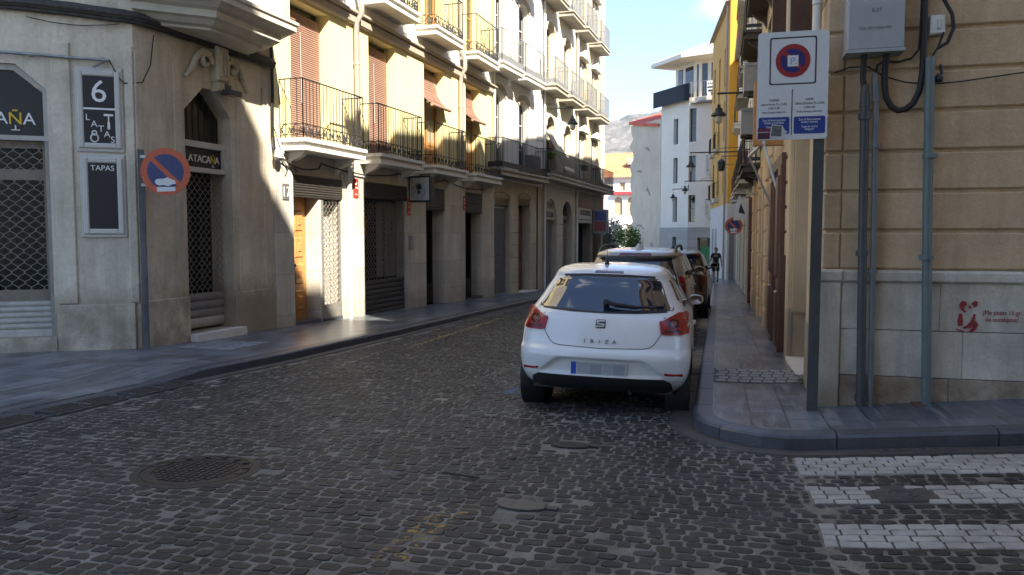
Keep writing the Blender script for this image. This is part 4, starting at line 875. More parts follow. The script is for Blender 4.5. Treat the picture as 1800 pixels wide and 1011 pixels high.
mb=MB(); mb.fb(RF,rs_(15.3),rs_(12.2),-.3,-.27,-.5,2.65); mb.fb(RF,rs_(13.4),rs_(13.3),-.27,.05,-.4,2.6,1); mb.fb(RF,rs_(15.3),rs_(12.2),.0,.08,2.55,2.72,2); mb.build('shopfront',[glass_b,iron,wood_b],bR)
for y0,y1 in ((9.4,10.8),(13.1,14.6)):
    for z0 in (3.75,7.2):
        mb=MB(); slats(mb,RF,rs_(y1),rs_(y0),-.22,z0,z0+2.42,.05,.015); mb.build('shutter',shutter_d,bR); mb=MB(); mb.fb(RF,rs_(y1),rs_(y1)+.03,-.2,.12,z0,z0+2.4); mb.build('shutter',wood_b,bR)
for a in (3.2,6.4): window(bR,RX,(a,a+1.2,4,6.4),-.2,wood_b,glass_d,fw=.09)
mb=MB(); mb.tube([RF.pt(rs_(10.95),.09,14),RF.pt(rs_(10.95),.09,3.2)],.06,8); mb.build('downpipe',M('pipe_cream',(.50,.44,.33),.6,.1,5),bR)
mb=MB(); mb.tube([RF.pt(rs_(7.95),.10,3.65),RF.pt(rs_(8.0),.10,3.1)],.04,8); mb.tube([RF.pt(rs_(7.95),.10,14),RF.pt(rs_(7.95),.10,3.65)],.05,8); mb.build('downpipe',plastw,bR)
mb=MB(); mb.bev(RX,-.5,12,-.3,.45,13.7,13.9,.06); mb.bev(RF,rs_(16.2),rs_(7.78),-.3,.38,13.7,13.9,.06); mb.build('cornice',ochre,bR)
# ===== further right buildings
def rbuild(name,label,y0,y1,top,mat,ops,gm,gz=3.2,xb=13):
    b=thing(name,label,'building',(1.2,y0,-.025*y0)); mb=MB(); wall(mb,RF,rs_(y1),rs_(y0),-2,top,ops,0,0,None,zsplit=(gz,1))
    mb.quad((.95,y0,-2),(xb,y0,-2),(xb,y0,top),(.95,y0,top)); mb.quad((.95,y1,-2),(xb,y1,-2),(xb,y1,top),(.95,y1,top)); mb.quad((xb,y0,-2),(xb,y1,-2),(xb,y1,top),(xb,y0,top)); mb.quad((.95,y0,top),(xb,y0,top),(xb,y1,top),(.95,y1,top))
    mb.build('wall',[mat,gm],b); return b
def rops(y0,n,dy,wd,floors,dep=.25): return [(rs_(y0+i*dy+wd),rs_(y0+i*dy),z0,z1,dep) for i in range(n) for z0,z1 in floors]
FL=((3.5,5.9),(6.7,9.1),(9.9,12.3))
o2=rops(16.9,3,2.5,1.2,FL); g2=[(rs_(18.9),rs_(17.3),-.5,2.5,.3),(rs_(22),rs_(20.4),-.6,2.6,.3)]
b2=rbuild('ochre_house','narrow ochre house with heavy dark balconies and rusticated piers on the right',16.2,24,14.4,tan_pl,o2+g2,ochre2)
for i,op in enumerate(o2): window(b2,RF,op,-.15,wood_b,glass_d,fw=.1)
for op in g2: mb=MB(); mb.fb(RF,op[0],op[1],-.29,-.25,-1,2.6); mb.build('door',wood_b,b2)
for a in (16.25,19.2,22.3):
    mb=MB()
    for k in range(8): mb.bev(RF,rs_(a+.8),rs_(a),-.02,.06,-.9+k*.5,-.9+k*.5+.46,.02)
    mb.build('pier',ochre,b2)
bal_d=M('balcony_dark_wood',(.075,.060,.048),.8,.25,5)
for a,b,z in ((16.6,18.8,6.55),(20.8,23.4,6.55),(20.2,22.8,3.25),(16.6,18.8,9.8),(20.8,23.4,9.8)):
    bb=balcony(b2,RF,rs_(b),rs_(a),.42,z,1.0,False,(bal_d,iron),brk=True,band=.08)
o3=rops(24.8,4,2.3,1.1,FL); g3=[(rs_(26.6),rs_(25.2),-.7,2.4,.25),(rs_(29.5),rs_(28),-.7,2.4,.25),(rs_(32.6),rs_(31),-.7,2.4,.25)]
b3=rbuild('grey_white_house','shabby off white house with black iron balconies beyond the ochre houses',24,34,13.8,white_pl,o3+g3,M('plaster_grey_cream',(.50,.47,.40),.85,.12,2,streak=.3,streakcol=(.25,.22,.17)))
for op in o3: window(b3,RF,op,-.15,wood_w,glass_d,fw=.08)
for i,op in enumerate(g3): mb=MB(); mb.fb(RF,op[0],op[1],-.24,-.20,-1.2,2.4); mb.build('door',[wood_r,shutter_l][i%2],b3)
mb=MB(); mb.fb(RF,rs_(24.9),rs_(24.3),0,.10,-.7,2.6,0); mb.build('door_leaf',wood_r,b3)
for a,b,z in ((24.6,27,3.25),(29,32,6.45),(24.6,27,6.45),(30,32.5,3.2),(27.4,28.7,3.3),(29,32,9.7)): balcony(b3,RF,rs_(b),rs_(a),.40,z,1.0,False,(slab_d,iron),brk=False)
o4=rops(35,4,2.6,1.1,((3.4,5.6),(6.4,8.8)))
b4=rbuild('low_white_house','lower white house with a tiled eave just before the amber building',34,45.9,11.0,white_b,o4+[(rs_(38),rs_(36.5),-.9,2.2,.25),(rs_(42.5),rs_(41),-1,2.2,.25)],M('plaster_beige',(.44,.40,.31),.85,.12,2))
for op in o4: window(b4,RF,op,-.15,wood_w,glass_d,fw=.08)
for y_ in (38,42.5): mb=MB(); mb.fb(RF,rs_(y_),rs_(y_-1.5),-.24,-.2,-1.3,2.2); mb.build('door',shutter_g,b4)
for a,b,z in ((35,38,3.3),(40,43,3.3),(36,38.5,6.3)): balcony(b4,RF,rs_(b),rs_(a),.38,z,1.0,False,(slab_w,iron),brk=False)
mb=MB(); mb.prism([RF.pt(0,.18,11.0),RF.pt(0,.18,11.07),RF.pt(0,-4,12.0),RF.pt(0,-4,11.0)],RF.T()*12); mb.build('roof',tile_w,b4)
mb=MB(); mb.tube([RF.pt(.0,.22,10.97),RF.pt(12,.22,10.97)],.06,6); mb.build('gutter',pipe_t,b4)
# hanging things on the right facades
t=thing('hanging_sign','orange framed blank shop sign projecting from the ochre building behind the parking sign','sign',(.73,13.2,2.9)); mb=MB()
for x0,x1,z0,z1 in((.50,.97,2.92,3.0),(.50,.97,3.82,3.9),(.50,.57,3.0,3.82),(.91,.97,3.0,3.82)): mb.box(x0,x1,13.12,13.26,z0,z1)
mb.build('frame',M('frame_orange',(.50,.23,.06),.6,.2,8,streak=.3,streakcol=(.5,.4,.28)),t); mb=MB(); mb.box(.56,.92,13.16,13.22,2.99,3.83); mb.build('panel',M('panel_cream',(.52,.47,.37),.6,.15,5,streak=.3,streakcol=(.35,.25,.15)),t)
t=thing('folding_awning','folded bare awning with two arms slanting out under the orange framed sign','awning',(.95,13.5,1.9)); mb=MB(); mb.tube([(.95,13.0,1.93),(.66,13.1,2.95)],.024,4); mb.tube([(.95,13.0,1.93),(.93,13.0,1.86),(.90,13.02,1.88)],.03,5); mb.build('arm',plastw,t); mb=MB(); mb.tube([(.95,15.3,2.0),(.52,15.3,2.95)],.026,4); mb.build('arm',M('arm_taupe',(.36,.31,.25),.6,.1),t); mb=MB(); mb.tube([(.66,13.05,2.96),(.52,15.35,2.96)],.03,5); mb.build('front_bar',plastw,t)
def acu(y,z,label,x=.5):
    t=thing('air_conditioner',label,'air conditioner',(.75,y,z),group=None); mb=MB(); mb.box(x,.93,y,y+.85,z,z+.62); mb.build('casing',M('ac_old_white',(.30,.295,.28),.6,.12,4,streak=.3,streakcol=(.2,.19,.17)),t); mb=MB(); mb.box(x+.04,x+.38,y-.01,y,z+.52,z+.56);  mb.build('grille',iron_g,t)
    mb=MB(); mb.box(.6,.95,y+.1,y+.14,z-.05,z); mb.box(.6,.95,y+.7,y+.74,z-.05,z); mb.build('bracket',iron,t)
acu(18.9,4.75,'upper white air conditioner mounted above the ochre houses behind the parking sign'); acu(19.9,3.9,'lower white air conditioner box hanging below the first beside the orange sign',.48)
t=thing('no_parking_sign','small round blue and orange no parking sign on the far right pavement','sign',(.53,30,1.8))
def nps(t,c,right,up,r,st=True):
    n=Vector(right).cross(Vector(up)); R,U=Vector(right),Vector(up); c=Vector(c)
    mb=MB(); mb.lathe([(0,-.02),(r,-.02),(r,0),(0,.0)],c,n,36,sm=False); pl=mb.build('disc',sorange,t)
    mb=MB(); mb.poly([c+n*.0015+(R*math.cos(k*math.pi/18)+U*math.sin(k*math.pi/18))*r*.74 for k in range(36)]); mb.build('face',sblue,t)
    mb=MB(); a=(R-U).normalized(); b=(R+U).normalized(); mb.prism([c+n*.002+a*x*r+b*y*r for x,y in((-.76,-.095),(.76,-.095),(.76,.095),(-.76,.095))],n*.0015); mb.build('bar',sorange,t)
    if st:
        mb=MB(); random.seed(3)
        mb.prism([c+n*.004+R*(.42*math.cos(k*.45)*(1+.15*random.uniform(-1,1)))*r+U*(-.44+.17*math.sin(k*.45)*(1+.3*random.uniform(-1,1)))*r for k in range(14)],n*.001); mb.prism([c+n*.004+R*x*r+U*y*r for x,y in((-.36,-.86),(.38,-.82),(.38,-.64),(-.36,-.66))],n*.001); mb.build('sticker',swhite,t)
nps(t,(.53,29.9,1.82),(1,0,0),(0,0,1),.31); mb=MB(); mb.tube([(.53,29.93,1.85),(.95,29.95,1.85)],.02,5); mb.build('bracket',galv,t)
mb=MB(); mb.box(.62,.93,28.3,28.36,4.0-.6,4.15+.2); mb.build('red_panel',M('panel_red',(.30,.02,.02),.6,.1),label='plain dark red hanging panel beyond the ochre house',cat='sign')
# white sculpture-like hanging bell sign
t=thing('hanging_sign','pale shop sign shaped like a folded paper figure above the far doorways','sign',(.7,26,2)); mb=MB(); mb.prism([(.45,26,1.95),(.52,26,2.5),(.62,26,2.75),(.72,26,2.6),(.80,26,2.7),(.9,26,2.35),(.85,26,2.0)],(0,.12,0)); mb.build('panel',plastw,t); mb=MB(); mb.prism([(.6,25.99,2.2),(.66,25.99,2.5),(.80,25.99,2.15)],(0,.008,0)); mb.build('print',lettb,t); mb=MB(); mb.tube([(.68,26.06,2.6),(.95,26.06,2.7)],.02,4); mb.build('bracket',iron,t)
# street lamps on brackets
def lamp_proto():
    t=thing('street_lamp','x','street lamp',(0,0,0)); mb=MB()
    mb.lathe([(0,.30),(.05,.30),(.05,.22),(.10,.20),(.12,.10),(.18,.06),(.22,.0),(.22,-.02),(.11,-.03),(0,-.03)],(0,0,0),Z,20); mb.build('shade',lampm,t)
    mb=MB(); mb.lathe([(.105,-.03),(.115,-.09),(.10,-.18),(.05,-.24),(0,-.25)],(0,0,0),Z,16); mb.build('globe',lampg,t)
    mb=MB(); mb.tube([(0,0,.28),(0,0,.62)],.014,6); mb.build('rod',lampm,t); return t
LP=lamp_proto()
def arm(t,L_):
    mb=MB(); mb.tube([(-.05,0,.62),(L_,0,.62)],.030,6); mb.tube([(L_*.5,0,.62),(L_*.55,0,.76),(L_*.7,0,.80),(L_,0,.80)],.014,5); mb.box(L_-.02,L_,-.08,.08,.5,.9); mb.v=[tuple(p) for p in mb.v]
    o=mb.build('bracket',lampm,t); return o
lampdefs=[((-.05,24,4.95),1.0,0,'bracket street lamp nearest on the right side beside the ochre houses'),((-1.25,37,4.55),2.2,0,'dark bracket street lamp on the long arm in front of the white end building'),((-2.2,54.5,4.4),2.0,0,'bracket street lamp hung from the amber building'),((-3.2,58.6,4.1),1.1,-.2,'smallest and farthest bracket street lamp against the white end building')]
for i,(p,l,rz,lab) in enumerate(lampdefs):
    q=LP if i==0 else copy_tree(LP,p,lab)
    if i==0: q.location=p; tag(q,lab)
    tag(q,group='bracket street lamps'); q.rotation_euler=(0,0,rz)
lamps=[o for o in COL.objects if o.name.startswith('street_lamp')]
q=copy_tree(LP,CF.pt(5.3,1.15,5.75),'dark green bracket street lamp hanging from the white building on the left',rz=math.atan2(-DF.n[1],-DF.n[0])); q['group']='bracket street lamps'; lamps.append(q); lampdefs.append((None,1.12,0,''))
for o,(p,l,_,_) in zip(lamps,lampdefs):
    ORG[o.name]=(0,0,0); arm(o,l)
t=thing('lantern_floodlight','black lantern shaped floodlight on a thin arm in front of the amber building','light',(.06,32,4.2)); mb=MB(); mb.lathe([(0,0),(.10,0),(.14,.12),(.15,.30),(.17,.33),(.10,.42),(.04,.46),(0,.46)],(.06,32,3.95),Z,6,sm=False); mb.build('housing',iron,t); mb=MB(); mb.tube([(.06,32,4.38),(.06,32,4.52),(.95,32,4.52)],.018,5); mb.tube([(.1,32,4.2),(.95,32,4.22)],.012,5); mb.build('arm',iron,t)
# ===== amber building at the bend
YF=Fr((-.55,56),(.45,46.0)); YS=Fr((.45,46.0),(6,46.0))
bY=thing('amber_building','tall amber yellow building stepping out at the street bend','building',(.6,47,-1.2)); mb=MB()
yo=[(a,a+.9,z0,z1,.2) for a in(1.2,4.2,7.3) for z0,z1 in((3.9,6.0),(6.9,9.2),(10.0,12.2))]
wall(mb,YF,0,YF.L,-3,14.3,yo,0,0,None,zsplit=(3.2,2)); wall(mb,YS,0,5.5,-3,14.3,[],1,1,None,zsplit=(3.2,2))
mb.quad((-.55,56,-3),(6,56,-3),(6,56,14.3),(-.55,56,14.3),1); mb.quad((6,46,-3),(6,56,-3),(6,56,14.3),(6,46,14.3),1)
mb.build('wall',[amber,amber2,M('plaster_pale_grey',(.58,.57,.54),.85,.06,2)],bY)
for op in yo: window(bY,YF,op,-.12,wood_o,glass_d,fw=.1)
for a,z in ((1.0,3.7),(4.0,3.7),(1.0,6.7),(4.0,6.7)): balcony(bY,YF,a,a+1.3,.3,z,1.0,False,(slab_w,iron),brk=False)
mb=MB(); mb.prism([YF.pt(-.1,.15,14.28),YF.pt(-.1,.15,14.38),YF.pt(-.1,-3,14.6),YF.pt(-.1,-3,14.3)],YF.T()*(YF.L+.1)); mb.build('roof',white_b,bY)
mb=MB(); mb.tube([YF.pt(-.1,.2,14.28),YF.pt(YF.L+.05,.2,14.28)],.07,6); mb.build('gutter',pipe_t,bY); mb=MB(); mb.tube([YF.pt(9.4,.1,14.2),YF.pt(9.4,.1,-1.3)],.07,6); mb.build('downpipe',pipe_t,bY)
for q in ((YF,1.5,2.4),(YF,3.4,4.3),(YS,.12,.4)): mb=MB(); mb.fb(*q,0,.02,-2,1.85); mb.build('door',shutter_g,bY)
# ===== white end building
WL=Fr((-4.4,63.1),(-2.2,60)); WR=Fr((-2.2,60),(1.2,58.77))
bW=thing('white_end_building','modern white building with slit windows and a black glazed top balcony closing the street','building',(-2,61,-1.6)); mb=MB()
wo=[(1.75,2.35,z0,z1,.3) for z0,z1 in((8.2,10.1),(5.3,7.2),(2.4,4.3))]; wo2=[(-.001+.02,.55,z0,z1,.35) for z0,z1 in((8.2,10.6),(5.3,7.2),(2.4,4.35))]
wall(mb,WL,0,WL.L,-3,11.4,wo+[(1.75,2.3,-2,1.3,.3)],0,0,None,zsplit=(2.0,1)); wall(mb,WR,0,WR.L,-3,11.4,wo2+[(.75,2.2,-2.2,1.25,.3)],0,0,None,zsplit=(2.0,1))
P=[WL.pt(0,0,0),WL.pt(WL.L,0,0),WR.pt(WR.L,0,0),WR.pt(WR.L,-8,0),WL.pt(0,-8,0)]
for a,b in((2,3),(3,4),(4,0)): mb.quad(P[a]+Z*-3,P[b]+Z*-3,P[b]+Z*11.4,P[a]+Z*11.4)
mb.poly([p+Z*11.4 for p in P]); 
mb.fb(WL,.5,WL.L,-1.2,-.9,11.4,14.2); mb.fb(WR,0,WR.L,-1.2,-.9,11.4,14.2)
mb.build('wall',[white_b,M('tile_grey',(.42,.41,.38),.7,.06,2,brick=(1.1,.55,(.75,.75,.75),.012,'xz'))],bW)
for q in [(WL,op[0],op[1],-.34,-.26,op[2],op[3]) for op in wo+[(1.75,2.3,-2,1.3)]]+[(WR,op[0],op[1],-.40,-.33,op[2],op[3]) for op in wo2]+[(WL,a,b,-.9,-.86,11.5,13.9) for a,b in ((.9,1.5),(1.9,2.9))]+[(WR,a,b,-.9,-.86,11.5,13.9) for a,b in ((.2,1.0),(1.3,2.6))]+[(WR,.75,2.2,-.34,-.28,-2.2,1.25)]:
    if q[5]<11: window(bW,q[0],(q[1],q[2],q[5],q[6]),-.26,iron_g,glass_d,mull=(0,1),fw=.05)
    else: mb=MB(); mb.fb(*q); mb.build('window',glass_d,bW)
mb=MB(); mb.fb(WR,.85,2.0,-.28,-.27,-1.6,.6); mb.build('poster',M('poster_green',(.05,.26,.09),.5,.3,1.5),bW)
mb=MB(); q=[WL.pt(-.35,.55,0),WL.pt(WL.L-.05,.45,0),WR.pt(.15,.45,0),WR.pt(.15,.42,0),WL.pt(WL.L-.05,.42,0),WL.pt(-.35,.52,0)]; mb.prism([p+Z*11.15 for p in q],Z*1.2); mb.build('balustrade',M('black_glass',(.006,.007,.016),.45,0,spec=.15),bW)
mb=MB(); railing(mb,WR,.2,2.9,.45,11.0,12.4,.13,False); mb.fb(WR,.2,2.9,.0,.45,10.9,11.02); mb.build('railing',iron_g,bW)
mb=MB(); mb.prism([p+Z*14.2 for p in (WL.pt(-.4,.75,0),WL.pt(WL.L,.75,0),WR.pt(WR.L,.75,0),WR.pt(WR.L,-6,0),WL.pt(-.4,-6,0))],Z*.28); mb.build('eave',white_b,bW)
mb=MB(); a,b,c,d,e=(WL.pt(-.3,.6,14.5),WL.pt(WL.L,.6,14.5),WR.pt(WR.L,.6,14.5),WR.pt(WR.L,-3.2,16.1),WL.pt(1,-3.2,16.1))
def tiles(mb,a,b,e,d,n):
    for i in range(n):
        u0,u1=i/n,(i+1)/n; 
        for p in range(4):
            v0=u0+(u1-u0)*p/4; v1=u0+(u1-u0)*(p+1)/4; h0=.08*math.sin(math.pi*p/4); h1=.08*math.sin(math.pi*(p+1)/4)
            mb.quad(a.lerp(b,v0)+Z*h0,a.lerp(b,v1)+Z*h1,e.lerp(d,v1)+Z*h1,e.lerp(d,v0)+Z*h0)
tiles(mb,a,b,e,e.lerp(d,.35),14); tiles(mb,b,c,e.lerp(d,.35),d,16); mb.build('roof',tile_w,bW)
for z in (6.0,2.9): 
    b=balcony(bW,WR,1.5,2.7,.5,z,1.1,False,(slab_w,iron),brk=False)
mb=MB(); mb.fb(WR,1.5,2.3,.5,.53,11.5,12.35); t=mb.build('banner',swhite,bW); mb=MB(); put_text(mb,'SE ALQUILA',.17,WR.pt(1.9,.535,12.1),WR.T(),Z,sx=.75); mb.fb(WR,1.55,2.2,.53,.54,11.85,11.95); mb.fb(WR,1.6,2.25,.53,.54,11.6,11.72); mb.build('lettering',lettb,t)
# ===== blank party wall
BW=Fr((-7.1,67),(-4.42,63.1)); t=thing('blank_wall_building','old building with a bare patched beige party wall and red roof edge','building',(-6,66,-1.7)); mb=MB()
n=24; L_=BW.L; zs=[-3+13.4*i/n for i in range(n+1)]; random.seed(5); ed=[random.uniform(-.35,.15)+(.25 if i%3 else -.1) for i in range(n+1)]
for i in range(n):
    for k in range(4):
        s0=ed[i] if k==0 else L_*k/4; s0b=ed[i+1] if k==0 else L_*k/4; s1=L_*(k+1)/4
        mb.quad(BW.pt(s0,0,zs[i]),BW.pt(s1,0,zs[i]),BW.pt(s1,0,zs[i+1]),BW.pt(s0b,0,zs[i+1]))
    mb.quad(BW.pt(ed[i],0,zs[i]),BW.pt(ed[i+1],0,zs[i+1]),BW.pt(ed[i+1],-7,zs[i+1]),BW.pt(ed[i],-7,zs[i]))
mb.quad(BW.pt(0,0,10.4),BW.pt(L_,0,10.4),BW.pt(L_,-7,10.4),BW.pt(0,-7,10.4)); mb.build('wall',blank,t)
mb=MB(); mb.add([BW.pt(-.2,.15,10.75),BW.pt(L_-.2,.15,10.0),BW.pt(L_-.2,-3,10.6),BW.pt(-.2,-3,11.7),BW.pt(-.2,.15,10.5),BW.pt(L_-.2,.15,9.8)],[[0,1,2,3],[4,5,1,0]]); mb.build('roof',redroof,t)
for s,z,l,a in((.9,6.6,.9,.0),(2.4,5.0,.8,-.4),(2.2,8.3,.9,-.15),(1.0,2.2,1.0,0),(3.2,.6,.7,-.6)):
    mb=MB(); mb.prism([BW.pt(s,-.002,z),BW.pt(s+l*.5,-.002,z-l*.5*math.tan(-a)*-1+.12),BW.pt(s+l,-.002,z+l*math.tan(a)),BW.pt(s+l*.9,-.002,z+l*math.tan(a)-.16),BW.pt(s+l*.4,-.002,z-.08)],BW.N()*.012)
    mb.build('patch',M('patch_grey',(.33,.30,.26),.9,.2,2),t)
# ---------------------------------------------------------------- cars
def pchip(xs,ys,x):
    xs=np.array(xs,float); ys=np.array(ys,float); h=np.diff(xs); dl=np.diff(ys)/h; m=np.zeros_like(xs)
    for i in range(1,len(xs)-1):
        m[i]=0 if dl[i-1]*dl[i]<=0 else 2/(1/dl[i-1]+1/dl[i])
    m[0],m[-1]=dl[0],dl[-1]; x=np.clip(x,xs[0],xs[-1]); i=np.clip(np.searchsorted(xs,x)-1,0,len(h)-1); t=(x-xs[i])/h[i]
    return (2*t**3-3*t**2+1)*ys[i]+(t**3-2*t**2+t)*h[i]*m[i]+(-2*t**3+3*t**2)*ys[i+1]+(t**3-t**2)*h[i]*m[i+1]
class Car:
    def __init__(s,P):
        s.P=P; s.n=P.get('p',3.0)
    def w(s,z): return pchip(*s.P['w'],z)
    def yr(s,z): return pchip(*s.P['yr'],z)
    def yf(s,z): return pchip(*s.P['yf'],z)
    def D(s,z): return pchip(*s.P['D'],z)
    def tap(s,y): h=s.P['L']/2; return 1-.035*((y-h*.95)/h)**2
    def rec(s,x,z):
        r=s.P.get('rec')
        if not r: return 0
        z0,z1,x0,x1,dp=r; sm=lambda a:np.clip(a,0,1)**2*(3-2*np.clip(a,0,1))
        hw=x0+(x1-x0)*np.clip((z-z0)/(z1-z0),0,1); return dp*sm((hw-np.abs(x))/.022)*sm((z-z0)/.012)*sm((z1-z)/.014)
    def rear(s,x,z):
        w=s.w(z)*.97; u=np.clip(np.abs(x)/w,0,.9995); y=s.yr(z)+s.D(z)*(1-(1-u**s.n)**(1/s.n))
        return y+s.rec(x,z)
    def side(s,y,z):
        yr=s.yr(z); D=s.D(z); q=np.clip(1-(y-yr)/D,0,1); wr=s.w(z)*(1-q**s.n)**(1/s.n); return wr*s.tap(y)
    def body(s):
        P=s.P; zb,zt=P['z']; zs=np.concatenate([np.linspace(zb,zt-.10,int((zt-.1-zb)/.0125)),np.linspace(zt-.10,zt,14)[1:]])
        V=[]; 
        for z in zs:
            w,yr,yf,D=[float(f(z)) for f in (s.w,s.yr,s.yf,s.D)]; Df=min(P['Df'],max(.05,(yf-yr-D)*.9)); 
            xs=w*np.linspace(0,.9,26); ys=yr+D*(1-(1-(xs/w)**s.n)**(1/s.n)); 
            y2=np.linspace(ys[-1],yr+D,11)[1:]; x2=w*(1-np.clip(1-(y2-yr)/D,0,1)**s.n)**(1/s.n)
            y3=np.linspace(yr+D,max(yf-Df,yr+D),120)[1:]; x3=np.full_like(y3,w)
            th=np.linspace(0,math.pi/2,16)[1:]; x4=w*np.cos(th)**(2/2.6); y4=max(yf-Df,yr+D)+Df*np.sin(th)**(2/2.6); x4[-1]=0
            X=np.concatenate([xs,x2,x3,x4]); Y=np.concatenate([ys,y2,y3,y4]); X=X*s.tap(Y); Y=Y+s.rec(X,z)*(Y<1)
            V.append(np.stack([X,Y,np.full_like(X,z)],-1))
        V=np.array(V); R,C,_=V.shape; mb=MB(); idx=lambda r,c,sd:(r*C+c)+sd*R*C
        vs=np.concatenate([V.reshape(-1,3),V.reshape(-1,3)*np.array([-1,1,1])]); fs=[]
        for r in range(R-1):
            for c in range(C-1):
                m=(V[r,c]+V[r+1,c+1])/2
                if any(abs(m[1]-a)<.45 and (m[1]-a)**2+(m[2]-P['wr'])**2<(P['wr']+.055)**2 for a in P['ax']) and m[0]>.5: continue
                fs.append([idx(r,c,0),idx(r+1,c,0),idx(r+1,c+1,0),idx(r,c+1,0)][::-1]); fs.append([idx(r,c,1),idx(r+1,c,1),idx(r+1,c+1,1),idx(r,c+1,1)])
        mb.add(vs,fs,0,True); top=[idx(R-1,c,0) for c in range(C)]+[idx(R-1,c,1) for c in range(C-2,0,-1)]; mb.f.append(top); mb.m.append(0); mb.sm.append(True)
        return mb
    def patch(s,mb,poly,kind='rear',off=.003,mi=0,sg=1,skirt=.012,nu=14,nv=10,sm=True):
        us=[p[0] for p in poly]; vs=[p[1] for p in poly]; rows=sorted(set(np.linspace(min(vs),max(vs),nv).tolist()+vs)); rows[0]+=1e-5; rows[-1]-=1e-5; pts=[]
        def mp(u,v,o):
            e=.004
            if kind=='rear':
                f=lambda a,b:float(s.rear(a,b)); y=f(u,v); n=Vector(((f(u+e,v)-f(u-e,v))/(2*e),-1,(f(u,v+e)-f(u,v-e))/(2*e))).normalized(); p=Vector((u,y,v))+n*o
            else:
                f=lambda a,b:float(s.side(a,b)); x=f(u,v); n=Vector((1,-(f(u+e,v)-f(u-e,v))/(2*e),-(f(u,v+e)-f(u,v-e))/(2*e))).normalized(); p=Vector((x,u,v))+n*o; p.x*=sg
            return p
        for v in rows:
            xs=[]
            for (u0,v0),(u1,v1) in zip(poly,poly[1:]+poly[:1]):
                if (v0-v)*(v1-v)<=0 and v0!=v1: xs.append(u0+(u1-u0)*(v-v0)/(v1-v0))
            a,b=min(xs),max(xs); pts.append([(a+(b-a)*k/nu,v) for k in range(nu+1)])
        R=len(pts); g=[mp(u,v,off) for row in pts for u,v in row]; fs=[[r*(nu+1)+k,r*(nu+1)+k+1,(r+1)*(nu+1)+k+1,(r+1)*(nu+1)+k] for r in range(R-1) for k in range(nu)]
        if kind!='rear' and sg<0: fs=[f[::-1] for f in fs]
        mb.add(g,fs,mi,sm)
        bd=[(0,k) for k in range(nu+1)]+[(r,nu) for r in range(1,R)]+[(R-1,k) for k in range(nu-1,-1,-1)]+[(r,0) for r in range(R-2,0,-1)]
        A=[g[r*(nu+1)+k] for r,k in bd]; B=[mp(*pts[r][k],off-skirt) for r,k in bd]; n=len(A)
        mb.add(A+B,[[i,i+n,(i+1)%n+n,(i+1)%n] for i in range(n)],mi)
    def line(s,mb,pl,kind='rear',wd=.006,off=.0035,mi=0,sg=1,n=10):
        for (u0,v0),(u1,v1) in zip(pl[:-1],pl[1:]):
            l=math.hypot(u1-u0,v1-v0); nx,nv=-(v1-v0)/l*wd/2,(u1-u0)/l*wd/2; k=max(1,int(l/.06)); rows=[]
            for i in range(k+1):
                u=u0+(u1-u0)*i/k; v=v0+(v1-v0)*i/k
                if kind=='rear': rows.append([(a,float(s.rear(a,b))-off,b) for a,b in((u-nx,v-nv),(u+nx,v+nv))])
                else: rows.append([(sg*(float(s.side(a,b))+off),a,b) for a,b in((u-nx,v-nv),(u+nx,v+nv))])
            for r0,r1 in zip(rows[:-1],rows[1:]): mb.quad(r0[0],r0[1],r1[1],r1[0],mi)
paint_w=M('car_paint_white',(.72,.72,.71),.22,.03,2,coat=.6,spec=.5)
paint_g=M('car_paint_taupe',(.34,.31,.27),.3,.05,3,metal=.3,coat=.7)
paint_k=M('car_paint_black',(.012,.012,.014),.25,0,coat=.7)
cglass=M('car_glass',(.006,.013,.028),.02,0,spec=1.0,coat=1.0)
rubber=M('rubber_black',(.016,.016,.017),.75,.2,30)
plasb=M('plastic_black',(.018,.018,.019),.55,.15,20)
red_l=M('taillight_red',(.30,.004,.006),.2,.05,8,coat=.25); red_d=M('taillight_dark_red',(.07,.003,.004),.2,0,coat=.2); red_b=M('taillight_bright_lens',(.55,.06,.05),.1,.1,30,coat=1.0)
chrome=M('chrome',(.50,.51,.53),.3,0,metal=.75); rimm=M('rim_silver',(.35,.36,.37),.35,.05,metal=.8)
plate_w=M('plate_blank',(.40,.42,.45),.5,.08,14); plate_b=M('plate_blue',(.01,.06,.42),.5,0)
def mirror(mb,sg,x,y,z,a,h):
    n=14; rings=[]
    for k,(u,s) in enumerate(((-.055,.86),(-.05,.97),(-.02,1.0),(.03,.9),(.07,.62),(.085,.2))):
        rings.append([Vector((sg*(x+a*1.15+a*s*math.copysign(abs(math.cos(q))**.7,math.cos(q))+u*.2),y+u,z+h*s*math.copysign(abs(math.sin(q))**.7,math.sin(q)))) for q in [2*math.pi*i/n for i in range(n)]])
    vs=[p for r in rings for p in r]; mb.add(vs,[[i*n+k,i*n+(k+1)%n,(i+1)*n+(k+1)%n,(i+1)*n+k] for i in range(len(rings)-1) for k in range(n)]+[list(range(n))],0,True)
    mb.tube([(sg*(x-.03),y+.03,z-h*.8),(sg*(x+a*.6),y+.03,z-h*.6)],.022,6)
